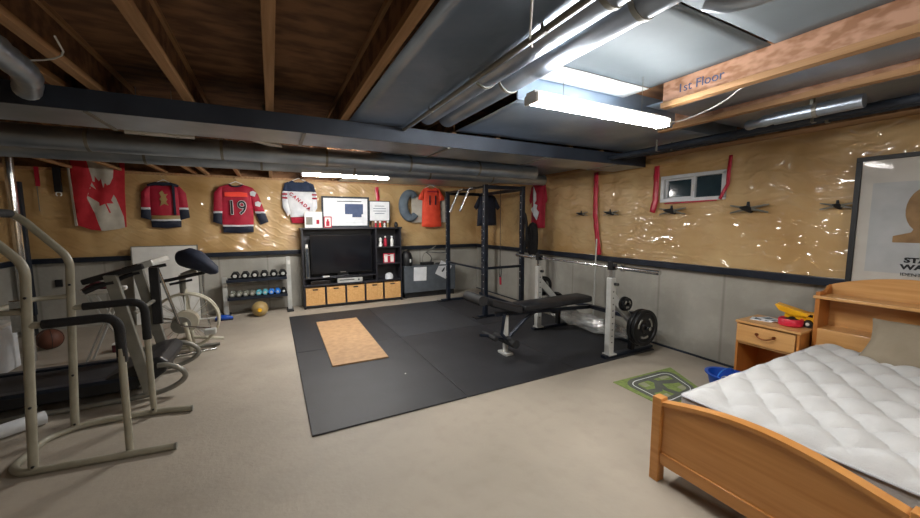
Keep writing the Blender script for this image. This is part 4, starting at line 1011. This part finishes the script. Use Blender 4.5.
# plastic wrapped bundle behind the bench
b = MB()
def blob(u, v):
    a = 2*PI*u; x = 3.98+.11*math.cos(a)*(1+.35*noise.noise(V((u*9, v*7, 0))))*math.sin(PI*min(.97, max(.03, v)))**.4
    return (x, 3.0+1.6*v, .17+.12*math.sin(a)*(1+.35*noise.noise(V((u*8, v*9, 5))))*math.sin(PI*min(.97, max(.03, v)))**.4)
b.grid(28, 36, blob); o = b.build('plastic_bag', M['clear'], smooth=True); tag(o, 'crumpled clear plastic wrapped bundle lying behind the bench', 'bag')

# ---------------------------------------------------------------- power rack
t = thing('power_rack', 'tall black power rack in the far right corner', 'rack', (3.56, 5.88, 0))
for x, y in ((3.13, 5.14), (3.15, 6.62), (3.88, 5.14), (3.985, 6.62)):
    MB().box(x-.035, y-.035, G, x+.035, y+.035, 2.22, bev=.004).build('upright', M['blacksteel'], t)
    b = MB()
    for k in range(14): b.cyl((x-.0365, y, .5+k*.12), (x-.035, y, .5+k*.12), .01, seg=8)
    b.build('adjustment_holes', M['silver'], t)
for y in (5.14, 6.62):
    MB().box(3.0, y-.035, G, 4.08, y+.035, G+.04, bev=.004).build('foot', M['blacksteel'], t)
    if y < 6: MB().box(3.16, y-.025, .82, 3.85, y+.025, .86).build('side_bar', M['blacksteel'], t)
    MB().box(3.16, y-.03, 2.15, 3.85 if y < 6 else 3.95, y+.03, 2.21).build('top_rail', M['blacksteel'], t)
    MB().box(2.92, y-.06, G, 3.13, y+.06, G+.015).build('foot_plate', M['black'], t)
MB().box(3.12, 5.17, .80, 3.16, 6.59, .83).build('front_bar', M['blacksteel'], t)
MB().box(3.86, 5.17, .08, 3.9, 6.59, .13).build('rear_bar', M['blacksteel'], t)
MB().box(3.86, 5.17, 2.14, 3.9, 6.59, 2.2).build('rear_top', M['blacksteel'], t)
for y in (5.70, 6.10):
    MB().tube(fillet([(3.14, y-.18, 2.20), (3.14, y, 2.20), (2.98, y+.06, 1.80)], .06), .022, 12).build('grip_handle', M['chrome'], t, smooth=True)
MB().tube([(3.14, 5.17, 2.19), (3.14, 6.6, 2.19)], .02, 12).build('pull_up_bar', M['iron'], t, smooth=True)
t = thing('pull_rope', 'thin hanging cable with a red and black handle inside the power rack', 'rope', (3.7, 5.55, 1.2))
MB().cyl((3.7, 5.55, .82), (3.7, 5.55, 2.22), .005, seg=8).build('cable', M['ink'], t)
MB().tube([(3.7+.0*math.cos(a*PI/10), 5.55+.035*math.cos(a*PI/10), .70+.11*math.sin(a*PI/10)) for a in range(20)], .009, 8, closed=True).build('loop_handle', M['black'], t, smooth=True)
MB().tube([(3.7, 5.53, .46), (3.7, 5.54, .60)], .02, 10).build('red_grip', M['red'], t, smooth=True)
# band loops on the near rear upright
for i, (y, zc, hh, ww, rr, lb) in enumerate(((5.36, 1.42, .35, .09, .026, 'tall narrow black rubber loop hanging by the red leaf shirt'), (5.1, 1.30, .24, .06, .065, 'thick black rubber loop hanging under the red leaf shirt'))):
    t = thing('exercise_band', lb, 'band', (4.05, y, zc-hh))
    MB().tube([(4.08, y+ww*math.cos(a*PI/16), zc+hh*math.sin(a*PI/16)) for a in range(32)], rr, 12, closed=True).build('loop', M['foam'], t, smooth=True)
    MB().cyl((4.08, y, zc+hh), (4.08, y, 2.24), .004, seg=6).build('hanging_cord', M['ink'], t)
t = thing('pole', 'thin pale metal pole leaning upright on the right wall under the red tape', 'pole', (4.28, 3.84, 0))
MB().cyl((4.24, 3.84, .01), (4.31, 3.88, 1.35), .011).build('shaft', M['silver'], t, smooth=True); MB().cyl((4.24, 3.84, 0), (4.243, 3.842, .05), .016).build('tip', M['black'], t, smooth=True)

# small winged toys on the right wall
for y, sc, lb in ((4.21, .8, 'small dark winged toy on the right wall, left of the long red tape'), (3.66, .9, 'small dark winged toy on the right wall, just right of the long red tape'), (2.76, 1.1, 'dark winged toy on the right wall directly under the window'), (1.96, 1.15, 'dark winged toy on the right wall, right of the window'), (1.30, .8, 'dark winged toy on the right wall beside the poster')):
    t = thing('toy_aircraft', lb, 'toy', (XR-.07, y, 1.73), -PI/2, group='toy aircraft on the right wall')
    MB().tube([(0, .03, -.02*sc), (0, -.05*sc, 0), (0, -.16*sc, .005)], [.02*sc, .028*sc, .008*sc], 12).build('fuselage', M['ink'], t, smooth=True, world=False)
    for a in (12, -14, 168, 194):
        b = MB(); c_, s_ = math.cos(math.radians(a)), math.sin(math.radians(a)); b.tube([(0, -.02, 0), (.15*sc*c_, -.02, .15*sc*s_)], [.014*sc, .006*sc], 8); b.build('wing', M['greysteel'], t, smooth=True, world=False)
    b = MB(); b.tube([(0, -.03, .01), (0, -.035, .06*sc)], [.016*sc, .010*sc], 10); b.build('tail', M['ink'], t, smooth=True, world=False)
    MB().cyl((0, .012, 0), (0, .045, 0), .006, seg=8).build('peg', M['ink'], t, world=False)

# ---------------------------------------------------------------- poster
t = thing('framed_poster', 'large black framed cream poster on the right wall above the bed', 'poster', (XR-.085, .82, .98), -PI/2)
# local x runs to -y ; width .78
pw, ph = .39, 1.135
b = MB(); f = .035
b.box(-pw, -.02, 0, pw, .015, f); b.box(-pw, -.02, ph-f, pw, .015, ph); b.box(-pw, -.02, f, -pw+f, .015, ph-f); b.box(pw-f, -.02, f, pw, .015, ph-f)
b.build('frame', M['black'], t, world=False, bev=.003)
MB().box(-pw+f, -.004, f, pw-f, .012, ph-f).build('print_sheet', mat('cream_print', '#cfcac2', '#d8d4cc', .5), t, world=False)
MB().box(-pw+f+.07, -.006, .21, pw-f-.07, -.0035, .92).build('grey_field', mat('grey_print', '#b9bcbe', '#c6c8ca', .6), t, world=False)
b = MB(); b.prism([(-.15, .45), (.15, .45), (.15, .50), (.06, .53)]+[(.10*math.cos(a*PI/12), .70+.17*math.sin(a*PI/12)) for a in range(-4, 17)]+[(-.06, .53), (-.15, .50)], -.0075, -.0055, lambda u, v, q: (u, q, v)); b.build('tan_shape', mat('tanprint', '#8a6a44', '#a98558', .6, scale=9), t, world=False)
text_mesh('title_lettering', 'STAR', .052, M['black'], Matrix.Translation((0, -.009, .315)) @ FACE, t, .001, world=False, sx=1.3, bold=.0025)
text_mesh('title_lettering', 'WARS', .052, M['black'], Matrix.Translation((0, -.009, .262)) @ FACE, t, .001, world=False, sx=1.3, bold=.0025)
text_mesh('subtitle_lettering', 'IDENTITIES', .034, M['black'], Matrix.Translation((0, -.009, .205)) @ FACE, t, .001, world=False, sx=1.1)
mg = M['glass'].copy(); mg.name = 'clearglass'; pg = mg.node_tree.nodes['Principled BSDF']
pg.inputs['Alpha'].default_value = .08; pg.inputs['Coat Weight'].default_value = 0; pg.inputs['Roughness'].default_value = .03
MB().box(-pw+f, -.013, f, pw-f, -.011, ph-f).build('glazing', mg, t, world=False)

# ---------------------------------------------------------------- bed
by0, by1 = .31, 1.33; bc = (by0+by1)/2
t = thing('bed_frame', 'single pine bed with arched footboard and bookcase headboard', 'bed', (3.2, bc, 0))
for y in (by0, by1): MB().box(2.035, y-.028, 0, 2.10, y+.028, .535, bev=.004).build('foot_post', M['pine'], t)
n = 24
pol = [(by0+.028, .12), (by1-.028, .12)]+[(by1-.028-(by1-by0-.056)*i/n, .515+.078*math.sin(PI*i/n)) for i in range(n+1)]
MB().prism([(p[0], max(.19, p[1]) if i < 2 else p[1]-.012) for i, p in enumerate(pol)], 2.055, 2.08, lambda u, v, q: (q, u, v)).build('footboard_panel', M['pine'], t)
b = MB()
cap = [(by1-.028-(by1-by0-.056)*i/n, .515+.078*math.sin(PI*i/n)) for i in range(n+1)]
for A, B in zip(cap, cap[1:]):
    pass
poly = [(u, v) for u, v in cap]+[(u, v-.022) for u, v in cap[::-1]]
MB().prism(poly, 2.04, 2.10, lambda u, v, q: (q, u, v)).build('top_rail', M['pine'], t)
MB().box(2.045, by0+.028, .12, 2.092, by1-.028, .195).build('bottom_rail', M['pine'], t, bev=.003)
for y in (by0+.02, by1-.045): MB().box(2.09, y, .22, 4.10, y+.025, .40).build('side_rail', M['pine'], t, bev=.003)
MB().box(2.1, by0+.05, .30, 4.09, by1-.05, .325).build('slat_base', M['pine_end'], t)
# headboard
hx0, hx1 = 4.10, 4.325
for y in (by0-.01, by1-.045): MB().box(hx0, y, 0, hx1, y+.03, 1.0, bev=.003).build('headboard_side', M['pine_end'], t)
pol = [(by0-.01, .985), (by1-.015, .985)]+[(by1-.015-(by1-by0-.005)*i/n, 1.035+.115*math.sin(PI*i/n)**.8) for i in range(n+1)]
MB().prism(pol, hx1-.022, hx1, lambda u, v, q: (q, u, v)).build('headboard_crest', M['pine_light'], t)
MB().box(hx1-.015, by0+.02, .2, hx1, by1-.02, .985).build('back_panel', M['pine_light'], t)
MB().box(hx0-.02, by0-.02, .945, hx1-.022, by1-.005, .97).build('upper_shelf', M['pine_light'], t, bev=.004)
MB().box(hx0+.002, by0+.02, .665, hx1-.015, by1-.02, .69).build('lower_shelf', M['pine_light'], t, bev=.003)
MB().box(hx0+.004, by0+.02, .25, hx0+.024, by1-.02, .665).build('front_panel', M['pine_light'], t)
b = MB()
for y in (by1-.05, by0+.02):
    b.prism([(hx0+.08, .97), (hx1-.02, .97), (hx1-.02, 1.05), (hx1-.06, 1.03), (hx0+.1, 1.0)], y, y+.02, lambda u, v, q: (u, q, v))
b.build('corner_bracket', M['pine_end'], t)
# mattress
t = thing('mattress', 'white quilted mattress on the pine bed', 'mattress', (3.1, bc, .325))
mx0, mx1, my0, my1, mz0, mz1 = 2.17, 4.09, by0+.0, by1-.06, .326, .56
def mtop(u, v):
    x = mx0+(mx1-mx0)*u; y = my0+(my1-my0)*v
    e = min(u*(mx1-mx0), (1-u)*(mx1-mx0), v*(my1-my0), (1-v)*(my1-my0))
    a = (x+y*1.3)/.30; c = (x-y*1.3)/.30
    q = (abs(math.sin(PI*a/1.0))*abs(math.sin(PI*c/1.0)))**.55
    k = min(1, e/.07)
    z = mz1+.042*q*k+.012*k+.012*math.sin(x*3+y*4)*k
    ed = .018*(1-min(1, e/.03))**2
    return (x, y, z-ed)
b = MB(); b.grid(150, 84, mtop); b.build('quilted_top', M['mattress'], t, smooth=True)
b = MB(); b.box(mx0, my0, mz0, mx1, my1, mz1-.015, bev=.02); b.build('side_band', M['mattress'], t, smooth=True)
for z in (mz1-.016, mz0+.03):
    b = MB(); b.tube(fillet([(mx0, bc, z), (mx0, my0, z), (mx1, my0, z), (mx1, my1, z), (mx0, my1, z), (mx0, bc, z)], .03), .008, 8); b.build('piping', M['piping'], t, smooth=True)
# pillow leaning
t = thing('pillow', 'beige pillow propped against the headboard', 'pillow', (3.95, .7, .58))
ax = math.radians(44)
def pil(sgn):
    def fn(u, v):
        a = 2*u-1; c = 2*v-1
        k = max(0, (1-abs(a)**3.0)*(1-abs(c)**3.0))**.5
        w = .335*(1-.06*(1-abs(c))**1 * abs(a)) ; h = .20
        y = a*w*(1-.05*(1-c*c)); s_ = c*h*(1-.05*(1-a*a))
        th = sgn*.065*k*(1+.15*noise.noise(V((a*2, c*2, sgn))))
        # local: s_ along tilt, th normal
        X = math.cos(ax)*s_-math.sin(ax)*th; Z = math.sin(ax)*s_+math.cos(ax)*th
        return (3.94+X, .635+y, .715+Z)
    return fn
b = MB(); b.grid(30, 20, pil(1)); b.grid(30, 20, pil(-1)); bmesh.ops.remove_doubles(b.b, verts=b.b.verts, dist=1e-4)
b.build('pillow_cover', M['pillow'], t, smooth=True)

# ---------------------------------------------------------------- nightstand
t = thing('nightstand', 'small pine bedside table with one drawer, between bed and wall', 'nightstand', (4.15, 1.61, 0))
nx0, nx1, ny0, ny1, nh = 3.93, 4.33, 1.335, 1.805, .64
MB().box(nx0-.01, ny0-.01, nh, nx1, ny1+.01, nh+.022).build('top', M['pine_light'], t, bev=.004)
for y in (ny0, ny1-.02): MB().box(nx0, y, 0, nx1, y+.02, nh).build('side_panel', M['pine_end'], t, bev=.002)
MB().box(nx1-.012, ny0+.02, .05, nx1, ny1-.02, nh).build('back_panel', M['pine_end'], t)
for z in (.10, .44): MB().box(nx0+.01, ny0+.02, z, nx1-.012, ny1-.02, z+.018).build('shelf', M['pine_light'], t)
MB().box(nx0+.012, ny0+.02, 0, nx0+.03, ny1-.02, .10).build('plinth', M['pine_end'], t)
d = MB().box(nx0-.012, ny0+.025, .462, nx0+.006, ny1-.008, .628).build('drawer', M['pine_light'], t, bev=.004)
yc = (ny0+ny1)/2+.0
b = MB(); b.tube(smoothpath([(nx0-.012, yc+.065, .565), (nx0-.04, yc+.06, .555), (nx0-.045, yc, .53), (nx0-.04, yc-.06, .555), (nx0-.012, yc-.065, .565)], 2), .006, 8)
b.build('handle', M['copper'], d, smooth=True)
for s in (-1, 1): MB().cyl((nx0-.012, yc+s*.065, .565), (nx0-.022, yc+s*.065, .565), .014, seg=12).build('handle_mount', M['copper'], d)
zt = nh+.0225
# papers
for i, (x, y, a, lb) in enumerate(((4.12, 1.69, 15, 'lower white leaflet on the nightstand'), (4.17, 1.64, -20, 'upper white leaflet on the nightstand'))):
    p = thing('leaflet', lb, 'paper', (x, y, zt+i*.007), math.radians(a))
    MB().box(-.06, -.08, 0, .06, .08, .006).build('page', M['paper'], p, world=False)
    b = MB(); b.box(-.05, -.06, .006, .02, -.03, .0066); b.box(-.04, .0, .006, .04, .05, .0066); b.build('print', M['greyblue'], p, world=False)
t = thing('toy_bowl', 'pinkish red toy bowl holding the tilted dump truck', 'bowl', (4.13, 1.47, zt))
Mb = Matrix.Translation((4.11, 1.47, zt))
b = MB(); b.lathe([(.07, 0), (.085, .01), (.088, .06), (.080, .07), (.075, .06), (.072, .02), (.0, .02)], 28, Mb, cap=False); b.lathe([(.001, 0), (.07, 0)], 28, Mb, cap=False); b.build('bowl', M['toyred'], t, smooth=True)
MB().lathe([(.074, .055), (.05, .062), (.001, .064)], 24, Mb).build('dark_contents', M['black'], t)
# dump truck
t = thing('toy_dump_truck', 'yellow toy dump truck sitting tilted on the nightstand', 'toy truck', (4.2, 1.44, zt))
Mt = Matrix.Translation((4.20, 1.44, zt+.075)) @ Matrix.Rotation(math.radians(98), 4, 'Z') @ Matrix.Rotation(math.radians(-6), 4, 'Y')
MB().prism([(-.05, .02), (-.07, .05), (.17, .085), (.18, .075), (.14, .03), (.05, .01)], -.055, .055, lambda u, v, q: Mt @ V((u, q, v))).build('dump_bed', M['yellow'], t, bev=.004)
MB().box(-.10, -.035, -.02, .10, .035, .012, Mt, bev=.004).build('chassis', M['yellow'], t)
MB().box(-.11, -.045, .0, -.045, .045, .06, Mt, bev=.006).build('cab', M['yellow'], t)
b = MB(); b.box(-.113, -.03, .028, -.108, .03, .05, Mt); b.box(-.09, -.0465, .028, -.06, .0465, .05, Mt); b.build('cab_window', M['blackgloss'], t)
for x in (-.07, .04):
    for s in (-1, 1):
        w = MB().tube([Mt @ V((x, s*.036, -.035)), Mt @ V((x, s*.062, -.035))], .033, 20).build('wheel', M['black'], t, smooth=True)
        MB().tube([Mt @ V((x, s*.0621, -.035)), Mt @ V((x, s*.066, -.035))], .014, 14).build('wheel_hub', M['white'], w, smooth=True)

# ---------------------------------------------------------------- bucket and road rug
t = thing('plastic_bucket', 'blue plastic basket with white looped handle beside the nightstand', 'basket', (3.72, 1.72, 0))
Mb = Matrix.Translation((3.74, 1.74, 0)) @ Matrix.Diagonal((1.1, 1.3, 1.05, 1))
b = MB(); b.lathe([(.001, .0), (.115, 0), (.145, .15), (.16, .155), (.16, .165), (.14, .165), (.108, .01), (.001, .01)], 32, Mb, cap=False); b.build('tub', M['blue'], t, smooth=True)
MB().tube([(3.72+.135*math.cos(a*PI/12), 1.74+.03, .165+.06*math.sin(a*PI/12)) for a in range(13)], .005, 8).build('handle', M['brightblue'], t, smooth=True)
MB().tube([(3.60+.05*math.cos(a*PI/10)*.6, 1.70+.06*math.cos(a*PI/10), .15+.045*math.sin(a*PI/10)) for a in range(20)], .003, 6, closed=True).build('ring_mark', M['cable'], t, smooth=True)

t = thing('road_rug', 'green play rug printed with grey toy roads', 'rug', (3.43, 2.12, 0))
c0 = [V((2.93, 2.36)), V((3.61, 2.46)), V((3.93, 2.02)), V((3.30, 1.78))]
c0 = [V((2.96, 2.40)), V((3.82, 2.36)), V((3.55, 1.86)), V((2.94, 1.80))]
def rg(u, v): return c0[0].lerp(c0[1], u).lerp(c0[3].lerp(c0[2], u), v)
green = mat('ruggreen', '#6b7b42', '#7f904e', .9, scale=30)
MB().prism([(0, 0), (1, 0), (1, 1), (0, 1)], 0, .006, lambda u, v, q: (*rg(u, v), q)).build('rug_base', green, t)
road = mat('ruggrey', '#4e514b', '#5a5d56', .9)
def strip(pts, wd, z0, z1, m, name, closed=False):
    P = [V(p) for p in pts]; b = MB(); n = len(P); rows = []
    for i, p in enumerate(P):
        a = P[(i-1) % n] if (closed or i) else p; c = P[(i+1) % n] if (closed or i < n-1) else p
        d = (c-a).normalized(); nn = V((-d.y, d.x*1.3))*wd/2
        rows.append([b.b.verts.new((*rg(*(p+nn)), z)) for z in (z0, z1)]+[b.b.verts.new((*rg(*(p-nn)), z)) for z in (z1, z0)])
    for i in range(n if closed else n-1):
        A, B = rows[i], rows[(i+1) % n]
        for k in range(4): b._f([A[k], A[(k+1) % 4], B[(k+1) % 4], B[k]])
    b.build(name, m, t)
def rr(i, r=.15, n=6):
    o = []
    for cx_, cy_, a0 in ((1-i-r, i+r, -90), (1-i-r, 1-i-r, 0), (i+r, 1-i-r, 90), (i+r, i+r, 180)):
        for k in range(n+1):
            a = math.radians(a0+90*k/n); o.append((cx_+r*math.cos(a), cy_+r*math.sin(a)))
    return o
strip(rr(.14), .13, .0062, .0075, road, 'road_loop', True)
strip(rr(.14), .014, .0076, .0082, M['clothwhite'], 'road_marking', True)
strip([(.12, .5), (.35, .55), (.5, .35), (.7, .45), (.88, .5)], .10, .0062, .0078, road, 'road_branch')
strip([(.45, .12), (.5, .35), (.45, .6), (.55, .88)], .09, .0062, .0079, road, 'road_branch')
gb = mat('rugpale', '#85886c', '#94967c', .9)
for (u, v, a, c) in ((.24, .24, .1, .14), (.62, .22, .16, .1), (.25, .68, .12, .12), (.66, .64, .14, .14)):
    MB().prism([(u, v), (u+a, v), (u+a, v+c), (u, v+c)], .0062, .0072, lambda p, q, z: (*rg(p, q), z)).build('printed_block', gb, t)
# ---------------------------------------------------------------- camera, world, view
cam = bpy.data.cameras.new('camera'); co = bpy.data.objects.new('camera', cam); COL.objects.link(co)
yw, pt, ro = math.radians(27.341), math.radians(5.709), math.radians(-.279)
f = V((math.sin(yw)*math.cos(pt), math.cos(yw)*math.cos(pt), -math.sin(pt))); r0 = V((math.cos(yw), -math.sin(yw), 0)); u0 = r0.cross(f)
rv = r0*math.cos(ro)+u0*math.sin(ro); uv = -r0*math.sin(ro)+u0*math.cos(ro)
R3 = Matrix((rv, uv, -f)).transposed()
co.matrix_world = Matrix.Translation((0, 0, 1.6)) @ R3.to_4x4()
cam.sensor_width = 36; cam.lens = 362.6/920*36; cam.clip_start = .05
S.camera = co
w = bpy.data.worlds.new('world'); S.world = w; w.use_nodes = True
w.node_tree.nodes['Background'].inputs[0].default_value = (.35, .5, .7, 1); w.node_tree.nodes['Background'].inputs[1].default_value = .4
S.view_settings.view_transform = 'Standard'; S.view_settings.look = 'None'; S.view_settings.gamma = 1; S.view_settings.exposure = EXPO
S.view_settings.use_curve_mapping = False
